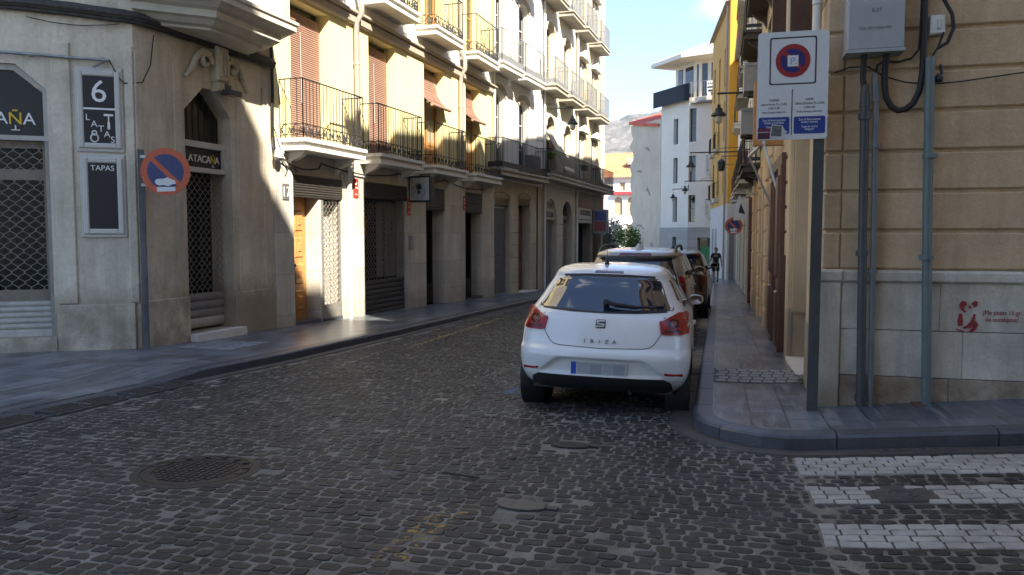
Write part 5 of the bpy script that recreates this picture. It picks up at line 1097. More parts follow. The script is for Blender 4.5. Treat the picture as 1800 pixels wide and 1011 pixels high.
def wheel(par,x,y,r,wd):
    mb=MB(); sg=1 if x>0 else -1; c=Vector((x,y,r)); ax=Vector((sg,0,0)); ri=r*.66
    mb.lathe([(ri,-wd/2),(r*.93,-wd/2),(r*.985,-wd*.42),(r,-wd*.30),(r,-wd*.1),(r*.985,-wd*.09),(r*.985,-wd*.05),(r,-wd*.04),(r,wd*.30),(r*.985,wd*.42),(r*.93,wd/2),(ri,wd/2)],c,ax,40); wl=mb.build('wheel',rubber,par)
    mb=MB(); mb.lathe([(0,wd*.30),(r*.2,wd*.30),(r*.25,wd*.22),(r*.55,wd*.25),(ri,wd*.48),(ri,-wd/2),(0,-wd/2)],c,ax,30)
    for k in range(5):
        a=k*2*math.pi/5; d=Vector((0,math.cos(a),math.sin(a))); e=Vector((0,-math.sin(a),math.cos(a))); mb.prism([c+ax*wd*.24+d*r*.15-e*.035,c+ax*wd*.24+d*r*.62-e*.025,c+ax*wd*.24+d*r*.62+e*.025,c+ax*wd*.24+d*r*.15+e*.035],ax*wd*.2)
    mb.build('rim',rimm,wl)
def place(t,loc,yaw,roll=0,pitch=0): t.location=loc; t.rotation_euler=(pitch,roll,yaw)
def common(c,t,P,paint,glassm):
    c.body().build('body',paint,t); mb=MB(); L_=P['L']; w_=float(c.w(P['z'][0]))
    mb.box(-w_+.06,w_-.06,.30,L_-.15,P['z'][0]-.02,P['z'][0]+.05)
    mb.box(-.46,.46,.32,L_-.5,P['z'][0]+.05,.68); mb.build('underbody',plasb,t)
    for a in P['ax']:
        for sg in(-1,1): mb=MB(); mb.lathe([(P['wr']+.06,.0),(P['wr']+.06,.235),(0,.235)],(sg*(float(c.w(.5))*.985),a,P['wr']),(-sg,0,0),30); mb.build('wheel_arch',plasb,t)
    for a in P['ax']:
        for sg in(-1,1): wheel(t,sg*(float(c.side(a,.5))-P.get('ws',.115)),a,P['wr'],P.get('ww',.20))
# ===== white hatchback
P=dict(L=4.05,z=(.22,1.445),Df=.75,p=3.0,wr=.300,ax=(.74,3.20),rec=(.385,.545,.60,.40,.05),
 w=([.22,.30,.42,.55,.70,.82,.92,1.0,1.1,1.2,1.3,1.36,1.40,1.43,1.445],[.74,.80,.845,.856,.850,.838,.805,.770,.710,.660,.610,.575,.53,.42,.16]),
 yr=([.22,.30,.38,.46,.56,.60,.625,.65,.70,.80,.90,.965,1.0,1.1,1.2,1.30,1.335,1.35,1.38,1.41,1.435,1.445],[.20,.09,.035,.015,.0,.008,.035,.062,.070,.095,.135,.18,.225,.345,.46,.585,.60,.62,.72,.92,1.25,1.55]),
 D=([.22,.5,.8,.95,1.1,1.3,1.40,1.445],[.40,.46,.47,.48,.46,.42,.30,.10]),
 yf=([.22,.35,.55,.72,.80,.88,.95,1.05,1.2,1.33,1.40,1.43,1.445],[3.95,4.03,4.05,3.98,3.80,3.45,3.08,2.85,2.52,2.22,2.02,1.88,1.70]))
c=Car(P); t=thing('parked_car','white three door hatchback parked at the kerb seen from behind','car',(0,0,0)); common(c,t,P,paint_w,cglass)
mb=MB(); WP=[(-.655,1.005),(-.30,.985),(0,.98),(.30,.985),(.655,1.005),(.66,1.03),(.60,1.19),(.545,1.285),(.515,1.312),(.2,1.325),(-.2,1.325),(-.515,1.312),(-.545,1.285),(-.60,1.19),(-.66,1.03)]
c.patch(mb,WP,off=.004,nu=26,nv=16); wn=mb.build('rear_window',cglass,t)
mb=MB(); c.line(mb,WP+WP[:1],wd=.022,off=.0065); mb.build('seal',plasb,wn)
mb=MB(); # wiper
rp=lambda x,z,o=.02:Vector((x,float(c.rear(x,z))-o,z+o*.6))
mb.tube([rp(.02,1.045,.012),rp(.02,1.045,.06)],.028,10); mb.tube([rp(.02,1.05,.05),rp(.10,1.03,.045),rp(.30,1.015,.04),rp(.50,1.02,.03)],[.026,.022,.016,.012],6); mb.tube([rp(.10,1.045,.018),rp(.30,1.03,.014),rp(.57,1.035,.016)],.010,5); mb.build('wiper',plasb,wn)
TL=[(.555,.795),(.60,.785),(.745,.785),(.80,.80),(.805,.965),(.79,.985),(.70,.985),(.535,.90)]
for sg in(-1,1):
    mb=MB(); q=[(sg*a,b) for a,b in TL]; c.patch(mb,q,off=.014,nu=12,nv=10,skirt=.03); tl=mb.build('taillight',red_l,t)
    mb=MB(); cxx,cz=sg*.66,.885
    c.patch(mb,[(cxx+.052*math.cos(k*math.pi/10),cz+.045*math.sin(k*math.pi/10)) for k in range(20)],off=.018,nu=8,nv=8,mi=0); c.patch(mb,[(cxx+.026*math.cos(k*math.pi/8),cz+.022*math.sin(k*math.pi/8)) for k in range(16)],off=.021,nu=6,nv=6,mi=1); 
    c.patch(mb,[(sg*a,b) for a,b in((.575,.815),(.615,.805),(.735,.805),(.73,.83),(.60,.84))],off=.017,nu=6,nv=3,mi=0); mb.build('lens',[red_d,M('lens_pale',(.22,.08,.06),.15,.1,40,coat=1)],tl)
    mb=MB(); c.patch(mb,[(sg*a,b) for a,b in((.605,.415),(.765,.395),(.77,.415),(.76,.425),(.60,.437))],off=.006,nu=8,nv=4); mb.build('reflector',red_l,t)
mb=MB(); c.line(mb,[(-.56,.79),(-.50,.70),(-.46,.668),(-.40,.655),(0,.642),(.40,.655),(.46,.668),(.50,.70),(.56,.79)],wd=.007); mb.build('shut_line',plasb,t)
for sg in(-1,1):
    mb=MB(); c.line(mb,[(sg*.535,.905),(sg*.64,.99)],wd=.006); mb.build('shut_line',plasb,t)
    mb=MB(); c.line(mb,[(1.02,1.30),(1.02,1.0),(.98,.62)],'side',.006,sg=sg); c.line(mb,[(1.02,.62),(1.12,.34),(2.45,.33),(2.5,.95)],'side',.006,sg=sg); mb.build('shut_line',plasb,t)
mb=MB(); c.patch(mb,[(-.69,.225),(.69,.225),(.665,.335),(.60,.372),(.0,.368),(-.60,.372),(-.665,.335)],off=.006,nu=26,nv=8); mb.build('lower_valance',plasb,t)
mb=MB(); yp=float(c.rear(0,.46))-.012; mb.box(-.275,.255,yp-.008,yp+.02,.385,.505); pl=mb.build('number_plate',plate_w,t); mb=MB(); mb.box(-.274,-.225,yp-.0095,yp-.007,.386,.504); mb.build('blue_band',plate_b,pl)
mb=MB()
for x0,x1,z0,z1,mi in((-.21,-.10,.40,.495,0),(-.095,.02,.395,.49,1),(.03,.13,.405,.495,0),(.13,.24,.40,.49,1)): mb.box(x0,x1,yp-.0095,yp-.007,z0,z1,mi)
mb.build('blurred_block',[M('plate_grey_light',(.33,.35,.39),.5,.05,10),M('plate_grey_mid',(.26,.28,.32),.5,.05,10)],pl)
# badge
by=lambda z:float(c.rear(0,z))
mb=MB(); R_=Vector((1,0,0)); U_=Vector((0,by(.91)-by(.83),.08)).normalized(); N_=R_.cross(U_); bc=Vector((-.012,by(.87),.87))+N_*.004
def rr(h,k,n=5): 
    out_=[]
    for sx,sy,a0 in((1,1,0),(-1,1,90),(-1,-1,180),(1,-1,270)):
        for i in range(n+1): a=math.radians(a0+90*i/n); out_.append((sx*(h-k)+k*math.cos(a),sy*(h-k)*.9+k*math.sin(a)))
    return out_
P3=lambda x,y,o=0:bc+R_*x+U_*y+N_*o
mb.prism([P3(x,y) for x,y in rr(.046,.014)],N_*.006,1)
for q in ([(-.040,.036),(.040,.036),(.040,.018),(-.014,.018),(-.014,.004),(-.036,.004),(-.040,.012)],[(-.036,.002),(.028,.002),(.036,-.004),(.040,-.012),(.040,-.018),(.016,-.018),(.016,-.012),(-.036,-.008)],[(-.040,-.022),(.038,-.022),(.034,-.034),(-.040,-.036)]): mb.prism([P3(x,y,.006) for x,y in q],N_*.005,0)
mb.build('badge',[chrome,plasb],t)
mb=MB()
for i,ch in enumerate('IBIZA'):
    x=-.155+i*.071; put_text(mb,ch,.050,Vector((x,float(c.rear(x,.70))-.004,.690)),(1,0,0),(0,.15,1),sx=1.2)
mb.build('lettering',M('badge_grey',(.16,.16,.165),.35,0,metal=.4),t)
mb=MB(); c.patch(mb,[(-.145,1.345),(.145,1.345),(.14,1.366),(-.14,1.366)],off=.004,nu=10,nv=3); mb.build('brake_light',M('brakelight_dark',(.06,.008,.01),.2,0,coat=1),t)
mb=MB(); mb.lathe([(.028,0),(.020,.03),(.009,.07),(0,.072)],(-.08,1.10,1.424),(0,-.15,1),12); mb.tube([(-.08,1.09,1.48),(-.08,1.04,1.66),(-.08,1.0,1.87)],.003,5); mb.build('antenna',plasb,t)
for sg in(-1,1):
    mb=MB(); c.patch(mb,[(1.05,1.0),(2.35,.985),(2.32,1.05),(2.05,1.25),(1.92,1.31),(1.08,1.315)],'side',.004,sg=sg,nu=14); c.patch(mb,[(.62,1.10),(.98,1.02),(.98,1.30),(.80,1.285)],'side',.004,sg=sg,nu=8); mb.build('side_window',cglass,t)
    mb=MB(); x=float(c.side(1.25,.80)); mb.box(min(sg*x,sg*(x+.03)),max(sg*x,sg*(x+.03)),1.15,1.33,.82,.85); mb.build('handle',paint_w,t)
    mb=MB(); x=float(c.side(2.3,1.0)); mirror(mb,sg,x,2.30,1.02,.085,.06); mi_=mb.build('mirror',paint_w,t); mb=MB(); mb.box(min(sg*(x+.03),sg*(x+.17)),max(sg*(x+.03),sg*(x+.17)),2.262,2.268,.985,1.06); mb.build('mirror_glass',cglass,mi_)
mb=MB(); mb.tube([(.28,.14,.215),(.28,.34,.215)],.022,10,cap=False); mb.tube([(.28,.17,.215),(.28,.3,.215)],.018,8); mb.build('exhaust',pipe_d,t)
for sg in(-1,1): mb=MB(); mb.box(min(sg*.45,sg*.65),max(sg*.45,sg*.65),3.93,3.985,.62,.72); mb.build('headlight',chrome,t)
CARX=-1.08; place(t,(CARX,7.40,ground_z(CARX,8.2)+.02+.005),math.radians(1.2),math.radians(1.3),-.025)
# ===== taupe people carrier
def big(col,name,label,loc,P,rails=True,yaw=0):
    c=Car(P); t=thing(name,label,'car',(0,0,0)); common(c,t,P,col,cglass); H=P['z'][1]
    mb=MB(); zb=P['zb']; zt=P['zt']; wb=float(c.w(zb))-.11; wt=float(c.w(zt))-.09; c.patch(mb,[(-wb,zb),(wb,zb),(wt,zt),(-wt,zt)],off=.004,nu=22,nv=10); mb.build('rear_window',cglass,t)
    for sg in(-1,1):
        mb=MB(); w9=float(c.w(.95)); c.patch(mb,[(sg*(w9*.80),.80),(sg*(w9*.935),.80),(sg*(w9*.93),1.16),(sg*w9*.83,1.18)],off=.012,nu=8,nv=8,skirt=.03); tl=mb.build('taillight',red_d if col is paint_k else red_l,t); mb=MB(); c.patch(mb,[(sg*(w9*.80),1.02),(sg*(w9*.935),1.02),(sg*(w9*.933),1.06),(sg*w9*.81,1.06)],off=.016,nu=8,nv=3); mb.build('lens',M('lens_pale',(.22,.08,.06),.15,.1,40,coat=1),tl)
        mb=MB(); yl=P['L']; c.patch(mb,[(.55,zb+.05),(1.25,zb),(1.25,zt+.02),(.75,zt)],'side',.004,sg=sg,nu=8); c.patch(mb,[(1.32,zb),(2.15,zb),(2.15,zt+.02),(1.32,zt+.02)],'side',.004,sg=sg,nu=8); c.patch(mb,[(2.22,zb),(3.0,zb-.01),(2.55,zt+.02),(2.22,zt+.02)],'side',.004,sg=sg,nu=8); mb.build('side_window',cglass,t)
        mb=MB(); c.line(mb,[(1.29,zt),(1.29,zb),(1.24,.75),(1.35,.35)],'side',.008,sg=sg); c.line(mb,[(2.18,zt),(2.18,.35),(3.1,.36),(3.1,zb)],'side',.008,sg=sg); mb.build('shut_line',plasb,t)
        if rails:
            mb=MB(); x=float(c.side(1.5,H-.09)); pts=[(.62,H-.10),(.80,H-.02),(1.0,H+.025),(1.6,H+.035),(2.3,H+.02),(2.6,H-.06)]; mb.tube([(sg*(x-.04),y_,z_) for y_,z_ in pts],.024,8); mb.build('roof_rail',plasb,t)
        mb=MB(); x=float(c.side(2.95,1.0)); mirror(mb,sg,x,2.90,zb+.03,.10,.085); mb.build('mirror',col,t)
        for y_ in(1.45,2.35):
            mb=MB(); x=float(c.side(y_,.92)); mb.box(min(sg*(x-.01),sg*(x+.03)),max(sg*(x-.01),sg*(x+.03)),y_-.1,y_+.1,.91,.945); mb.build('handle',chrome,t)
    mb=MB(); wq=.27; c.patch(mb,[(-wq,zt+.035),(wq,zt+.035),(wq-.02,zt+.07),(-wq+.02,zt+.07)],off=.006,nu=8,nv=3); mb.build('brake_light',M('brakelight_dark2',(.10,.006,.012),.2,0,coat=1),t)
    mb=MB(); c.line(mb,[(-.62,zb-.1),(-.58,.62),(.58,.62),(.62,zb-.1)],wd=.008); mb.build('shut_line',plasb,t)
    mb=MB(); c.patch(mb,[(-.70,.24),(.70,.24),(.72,.40),(-.72,.40)],off=.006,nu=20,nv=5); mb.build('lower_valance',plasb,t)
    mb=MB(); yp=float(c.rear(0,.72))-.012; mb.box(-.26,.26,yp-.008,yp+.03,.68,.79); mb.build('number_plate',plate_w,t)
    mb=MB(); mb.lathe([(.09,0),(.06,.04),(.012,.10),(0,.10)],(.0,.95,H-.02),(0,-.2,1),10); mb.build('antenna',plasb if col is paint_k else plast,t)
    place(t,loc,yaw); return t,c
P2=dict(L=4.40,z=(.24,1.63),Df=.8,p=3.4,wr=.32,ax=(.85,3.50),zb=1.13,zt=1.48,
 w=([.24,.32,.45,.6,.8,.95,1.08,1.2,1.35,1.48,1.53,1.57,1.60,1.62,1.63],[.78,.84,.885,.893,.89,.88,.855,.82,.765,.715,.69,.655,.585,.42,.16]),
 yr=([.24,.32,.45,.58,.62,.66,.8,1.0,1.1,1.25,1.40,1.49,1.505,1.53,1.57,1.60,1.62,1.63],[.2,.08,.02,.0,.03,.06,.08,.11,.15,.25,.37,.44,.36,.37,.46,.70,1.15,1.6]),
 D=([.24,.6,1.0,1.3,1.5,1.6,1.63],[.4,.42,.42,.42,.42,.36,.1]),
 yf=([.24,.4,.6,.8,.92,1.0,1.08,1.2,1.35,1.48,1.57,1.61,1.63],[4.3,4.38,4.4,4.32,4.1,3.75,3.42,3.12,2.80,2.52,2.28,2.1,1.9]))
big(paint_g,'parked_car','light taupe people carrier with roof rails parked in front of the white hatchback',(-1.34,13.0,ground_z(-1.3,14)+.02),P2,True,math.radians(-.5))
P3_=dict(P2); P3_['L']=4.5
tK,cK=big(paint_k,'parked_car','black off-road car third in the row of parked cars',(-1.10,19.2,ground_z(-1.1,20)+.02),P3_,False,math.radians(-.5))
# ---------------------------------------------------------------- street furniture and small things
# left no parking sign on its post at the bend of the stone building
bp=Vector((-7.98,9.75,-.12)); t=thing('no_parking_sign','faded round blue and orange no parking sign with torn stickers on a grey post','sign',bp); mb=MB()
mb.fb(Fr((bp.x-.5,bp.y-.33),(bp.x+.5,bp.y+.33)),.56,.64,-.04,.04,-.14,2.74); mb.build('post',M('post_grey_worn',(.075,.08,.09),.55,.3,6,streak=.45,streakcol=(.36,.35,.34),metal=.3),t)
SF=Fr((bp.x,bp.y),(bp.x+.9,bp.y+.42)); c0=SF.pt(.34,.06,2.43); nps(t,c0,SF.T(),Z,.335); 
mb=MB(); mb.fb(SF,-.02,.34,.0,.04,2.62,2.66); mb.fb(SF,-.02,.34,.0,.04,2.22,2.26); mb.build('bracket',galv,t)
# right parking sign on a dark flat post
t=thing('parking_sign','tall white parking hours sign with a no parking roundel on a dark post','sign',(.85,7.52,-.05)); mb=MB(); mb.box(.795,.885,7.50,7.54,-.12,3.25); mb.build('post',polem,t)
sc=Vector((.607,7.485,2.845)); W2,H2=.295,.468; N_=Vector((0,-1,0)); mb=MB()
def rrect(cx_,cz,hw,hh,k,n=5):
    o=[]
    for sx,sz,a0 in((1,1,0),(-1,1,90),(-1,-1,180),(1,-1,270)):
        for i in range(n+1): a=math.radians(a0+90*i/n); o.append((cx_+sx*(hw-k)+k*math.cos(a),cz+sz*(hh-k)+k*math.sin(a)))
    return o
S=lambda x,z,o=0:Vector((sc.x+x,sc.y-o,sc.z+z))
mb.prism([S(x,z) for x,z in rrect(0,0,W2,H2,.03)],(0,.012,0)); pn=mb.build('panel',swhite,t)
mb=MB(); out_=rrect(0,.215,.195,.205,.02); inn=rrect(0,.215,.183,.193,.016)
for i in range(len(out_)): j=(i+1)%len(out_); mb.quad(S(*out_[i],.0015),S(*out_[j],.0015),S(*inn[j],.0015),S(*inn[i],.0015))
mb.box(sc.x-.004,sc.x+.004,sc.y-.0015,sc.y,sc.z-.43,sc.z-.03); 
for cx_,ls in((-.15,('HORARIO','Lunes a Viernes: 9h a 13,30h.','16,30 h a 20h','Sabado, Domingo y Festivo: Libre')),(.145,('HORARI','Dilluns a Divendres: 9h a 13,30h','16,30h a 20h','Dissabte, Diumenge i Festius: Lliure'))):
    for i,l in enumerate(ls): put_text(mb,l,.030 if i!=3 else .024,S(cx_,-.132-.034*i,.001),(1,0,0),Z,ext=.0005,sx=.62)
mb.build('print',M('print_dark',(.03,.03,.035),.6,0),pn)
mb=MB(); mb.poly([S(.145*math.cos(k*math.pi/20),.215+.145*math.sin(k*math.pi/20),.002) for k in range(40)],0); mb.poly([S(.103*math.cos(k*math.pi/20),.215+.103*math.sin(k*math.pi/20),.003) for k in range(40)],1)
a=Vector((1,0,-1)).normalized(); b=Vector((1,0,1)).normalized(); q=Vector((sc.x,sc.y-.004,sc.z+.215)); mb.poly([q+a*x+b*y for x,y in((-.105,-.016),(.105,-.016),(.105,.016),(-.105,.016))],0)
mb.poly([S(x,z,.005) for x,z in((-.045,.165),(.045,.165),(.045,.260),(-.045,.260))],2); put_text(mb,'P',.085,S(-.004,.182,.0055),(1,0,0),Z,3,.0005); mb.poly([S(x,z,.0062) for x,z in((.012,.178),(.03,.19),(.035,.20),(.016,.186))],3)
mb.build('roundel',[M('roundel_red',(.28,.015,.02),.45,.1,9),M('roundel_blue',(.012,.016,.13),.45,.1,9),M('sticker_white',(.62,.63,.62),.5,.05,9),M('sticker_grey_blue',(.20,.26,.42),.5,0)],pn)
mb=MB()
for cx_ in(-.148,.148): mb.poly([S(x,z,.0018) for x,z in rrect(cx_,-.345,.130,.075,.015)])
bl=mb.build('blue_panel',sblue2,pn); mb=MB()
for cx_,ls in((-.148,(('Zona de Estacionamiento',-.305),('limitado y controlado',-.328),('Tiquet de control',-.365))),(.148,(('Zona de Estacionament',-.305),('limitat y controlat',-.328),('Tiquet de control',-.367),('Obligatori',-.39)))):
    for l,z in ls: put_text(mb,l,.028,S(cx_,z,.0022),(1,0,0),Z,ext=.0005,sx=.68)
mb.build('lettering',lettw,bl)
mb=MB(); mb.prism([S(x,z,.003) for x,z in((-.285,-.46),(-.18,-.458),(-.178,-.365),(-.283,-.362))],(0,-.001,0),0)
for k in range(8): mb.prism([S(-.275+k*.012,-.405,.0045),S(-.268+k*.012,-.405,.0045),S(-.268+k*.012,-.395,.0045),S(-.275+k*.012,-.395,.0045)],(0,-.0006,0),1)
for x0 in(-.272,-.222): mb.prism([S(x0,-.392,.0045),S(x0+.036,-.390,.0045),S(x0+.036,-.368,.0045),S(x0,-.37,.0045)],(0,-.0006,0),2)
mb.prism([S(x,z,.003) for x,z in((-.178,-.46),(-.05,-.458),(-.06,-.43),(-.03,-.40),(-.055,-.385),(-.075,-.345),(-.165,-.33),(-.178,-.40))],(0,-.001,0),1); mb.prism([S(x,z,.0045) for x,z in((-.172,-.435),(-.085,-.44),(-.08,-.35),(-.16,-.34))],(0,-.0006,0),3)
mb.build('sticker',[M('sticker_maroon',(.06,.012,.025),.5,.3,30),M('sticker_pale',(.50,.50,.48),.5,.2,40),M('sticker_red',(.20,.012,.05),.5,.1),M('sticker_scribble',(.10,.10,.10),.6,.9,60)],pn)
# utility box with its conduits
FX=7.73
t=thing('utility_box','grey metal utility box with stamped numbers high on the ochre wall','utility box',(1.27,7.6,3.13)); mb=MB(); mb.bev(RX,.10,.555,.03,.26,3.13,3.72,.012); mb.fb(RX,.09,.565,.02,.27,3.105,3.132); mb.build('casing',M('box_grey',(.33,.36,.37),.45,.06,6,streak=.08,streakcol=(.2,.2,.2)),t)
mb=MB(); put_text(mb,'S-27',.045,RX.pt(.33,.261,3.445),(1,0,0),Z,ext=.001); put_text(mb,'126-127+200 PM',.038,RX.pt(.32,.261,3.295),(1,0,0),Z,ext=.001,sx=1.0); mb.build('lettering',M('stamp_grey',(.12,.12,.12),.6,0),t)
def tb(name,pts,r,m,label,cat,extra=None,n=10):
    mb=MB(); mb.tube(pts,r,n); 
    if extra: extra(mb)
    return mb.build(name,m,label=label,cat=cat)
yq=7.64
tb('conduit',[(1.225,yq,2.68),(1.24,yq,1.5),(1.265,yq,-.04)],.038,pipe_d,'thick dark grey conduit running down the corner left of the thinner steel one','conduit',lambda mb:[mb.tube([(1.225+k,yq,z),(1.225+k,yq,z+.05)],.052,10) for k,z in((0,2.55),(.012,1.35),(.04,.05))]+[mb.tube([(1.225,yq,2.66),(1.225,yq,2.85)],[.047,.032],8)])
tb('conduit',[(1.315,yq,2.72),(1.33,yq,1.5),(1.345,yq,-.04)],.024,M('steel_pipe',(.13,.14,.145),.45,.15,9,streak=.2,streakcol=(.25,.25,.25)),'thinner bright steel conduit beside the thick dark one at the corner','conduit',lambda mb:[mb.tube([(1.315,yq,2.70),(1.30,yq,2.95)],[.036,.02],8)]+[mb.tube([(1.33,yq,z),(1.33,yq,z+.03)],.04,8) for z in(2.3,1.2)])
tb('drain_pipe',[(1.735,yq,3.06),(1.76,yq,1.6),(1.80,yq,.05)],.040,pvc,'grey green drain pipe at right of the corner with a rusty foot','pipe',lambda mb:[mb.tube([(1.76,yq,z),(1.76,yq,z+.04)],.058,10) for z in(1.32,2.2)])
mb=MB(); mb.box(1.69,1.93,7.52,7.72,.015,.05); mb.build('pipe_foot',rust,label='rusty square iron foot plate under the grey green drain pipe',cat='iron plate')
mb=MB(); mb.box(1.22,1.31,7.58,7.70,-.06,-.01); mb.build('pipe_foot',rust,label='small rusty foot under the thick dark corner conduit',cat='iron plate'); mb=MB(); mb.box(1.32,1.41,7.58,7.70,-.055,.0); mb.build('pipe_foot',rust,label='small rusty foot under the thinner steel conduit',cat='iron plate')
tb('cable',[(1.205,7.62,3.12),(1.205,7.64,2.9),(1.222,7.64,2.8)],.026,cable,'straight thick black cable from the box into the dark conduit','cable')
lp=[(1.385,7.60,3.12),(1.385,7.66,3.0),(1.385,7.66,2.85),(1.40,7.66,2.74),(1.44,7.66,2.66),(1.50,7.66,2.62),(1.56,7.66,2.63),(1.62,7.66,2.68),(1.665,7.66,2.78),(1.685,7.66,2.95),(1.685,7.66,3.4),(1.68,7.66,4.2),(1.68,7.66,6)]
tb('cable',lp,.027,cable,'thick black cable hanging in a U loop below the utility box','cable')
tb('cable',[(1.315,7.68,2.95),(1.325,7.68,3.02),(1.37,7.68,3.05),(1.5,7.69,3.045),(1.6,7.69,3.07),(1.655,7.69,3.14),(1.665,7.69,3.3),(1.67,7.69,4)],.010,cable,'thin black cable arching from the steel conduit to the riser','cable')
tb('cable',[(.98,7.70,2.98),(1.1,7.70,3.02),(1.25,7.70,3.02),(1.38,7.70,2.93),(1.55,7.70,2.87),(1.75,7.70,2.84),(2.0,7.70,2.855),(2.4,7.70,2.90),(4,7.70,3.05)],.006,cable,'thinnest black wire drooping across the ochre wall','cable')
t=thing('switch_box','small white switch box beside the black riser cable','box',(1.8,7.65,3.25)); mb=MB(); mb.bev(RX,.785,.905,.03,.12,3.26,3.42,.012); mb.build('casing',plastw,t); mb=MB(); mb.bev(RX,.835,.86,.12,.14,3.30,3.38,.004); mb.build('switch',plast,t)
tb('cable',[(1.84,7.66,3.27),(1.80,7.66,3.15),(1.76,7.66,3.08)],.010,cable,'short black lead from the white switch box into the drain pipe','cable')
tb('cable',[(1.79,7.69,4.2),(1.78,7.68,3.75),(1.83,7.66,3.55),(1.90,7.66,3.42),(1.915,7.66,3.3),(1.87,7.66,3.18),(1.80,7.66,3.14)],.016,cable,'black cable curling around the right of the white switch box','cable')
mb=MB(); mb.tube([(1.83,7.68,3.0),(1.835,7.66,2.92)],.014,6); mb.lathe([(0,0),(.03,.0),(.035,.04),(.02,.07),(0,.07)],(1.815,7.66,2.85),(0,0,1),10); mb.build('wall_hook',iron,label='small black iron wall hook right of the grey green pipe',cat='hook')
# stencil
gm=M('stencil_red',(.33,.028,.045),.8,.35,25,fine=.4); mb=MB(); K=lambda x,z:Vector((2.055+x,7.7195,.69+z))
for pl in ([(0,.235),(.02,.27),(.055,.265),(.065,.24),(.045,.225),(.04,.20),(.06,.18),(.05,.165),(.03,.185),(.01,.2)],[(.10,.25),(.13,.275),(.155,.265),(.15,.23),(.125,.215)],[(.085,.235),(.105,.215),(.09,.20),(.075,.215)],[(.005,.16),(.03,.155),(.035,.09),(.03,.05),(-.005,.05),(-.01,.1)],[(.06,.05),(.10,.09),(.125,.16),(.14,.155),(.13,.08),(.10,.035),(.05,.025),(.03,.04)],[(.14,.10),(.165,.07),(.15,.03),(.12,-.005),(.085,.0),(.11,.03)],[(-.03,.03),(.0,.02),(.05,.005),(.04,-.005),(-.01,.01)]): mb.prism([K(x*.95,z) for x,z in pl],(0,-.0015,0))
put_text(mb,'¿Me pesas 15 gr.',.058,(2.395,7.7187,.845),(1,0,0),Z,ext=.0008,sx=.80); put_text(mb,'de eucaliptus?',.058,(2.395,7.7187,.785),(1,0,0),Z,ext=.0008,sx=.80)
mb.build('stencil_graffiti',gm,label='red stencil of a koala with two lines of lettering sprayed on the stone base',cat='graffiti')
# drains and manhole covers
def zt(x,y): return ground_z(x,y)
mb=MB(); c0=(-3.53,4.78); zc=zt(*c0)+.008
mb.lathe([(.43,-.03),(.43,-.004),(.375,.0),(.372,-.010),(.365,-.010),(.362,-.001),(.30,-.001),(.298,-.007),(0,-.007)],(c0[0],c0[1],zc),(0,.025,1),48,sm=False)
for i in range(-5,6):
    for j in range(-5,6):
        x,y=i*.05,j*.05
        if x*x+y*y<.27**2: mb.box(c0[0]+x-.018,c0[0]+x+.018,c0[1]+y-.018,c0[1]+y+.018,zc-.01,zc-.001-.025*y)
for k in range(16):
    a=k*math.pi/8; mb.fb(Fr((c0[0]+.31*math.cos(a),c0[1]+.31*math.sin(a)),(c0[0]+.355*math.cos(a),c0[1]+.355*math.sin(a))),0,.045,-.02,.02,zc-.002,zc+.004)
mb.build('manhole_cover',castiron,label='large round patterned iron manhole cover among the setts',cat='manhole cover')
def valve(x,y,r,label,m):
    z=zt(x,y)+.016; mb=MB(); pts=[]
    for k in range(28):
        a=2*math.pi*k/28; pts.append((x+r*1.25*math.cos(a),y+r*.72*math.sin(a)))
    s=lambda p:Vector((p[0],p[1],z-.025*(p[1]-y)))
    mb.prism([s(p) for p in pts],(0,0,-.03)); mb.prism([s(p) for p in((x+r*1.1,y-.025),(x+r*1.75,y-.03),(x+r*1.75,y+.03),(x+r*1.1,y+.03))],(0,0,-.03))
    for dy in(-.025,.025): mb.prism([s(p)+Z*.0012 for p in((x-r*.6,y+dy-.007),(x-r*.3,y+dy-.007),(x-r*.3,y+dy+.007),(x-r*.6,y+dy+.007))],(0,0,-.001),1)
    mb.prism([s(p)+Z*.0012 for p in((x+r*1.25,y-.006),(x+r*1.6,y-.006),(x+r*1.6,y+.006),(x+r*1.25,y+.006))],(0,0,-.001),1)
    mb.build('valve_cover',[m,black],label=label,cat='valve cover')
valve(-1.12,6.21,.13,'dark oval iron valve cover behind the white hatchback',castiron); valve(-1.13,4.62,.125,'worn grey oval valve cover with a tab nearest the camera',castgrey)
x,y=1.13,5.30; z=zt(x,y)+.003; mb=MB(); mb.box(x-.15,x+.15,y-.14,y+.14,z-.03,z+.005); mb.box(x-.13,x+.13,y-.12,y+.12,z,z+.008); mb.lathe([(.09,.008),(.09,.012),(.075,.012),(.075,.008)],(x,y,z),Z,24); mb.lathe([(.05,.008),(.05,.012),(.035,.012),(.035,.008)],(x,y,z),Z,20)
g=(zt(x+.1,y)-zt(x-.1,y))/.2; mb.v=[(p[0],p[1],p[2]+g*(p[0]-x)-.025*(p[1]-y)) for p in mb.v]; mb.build('manhole_cover',castgrey,label='small square iron cover set in a white crosswalk stripe',cat='manhole cover')
x0=interp(LK,6)
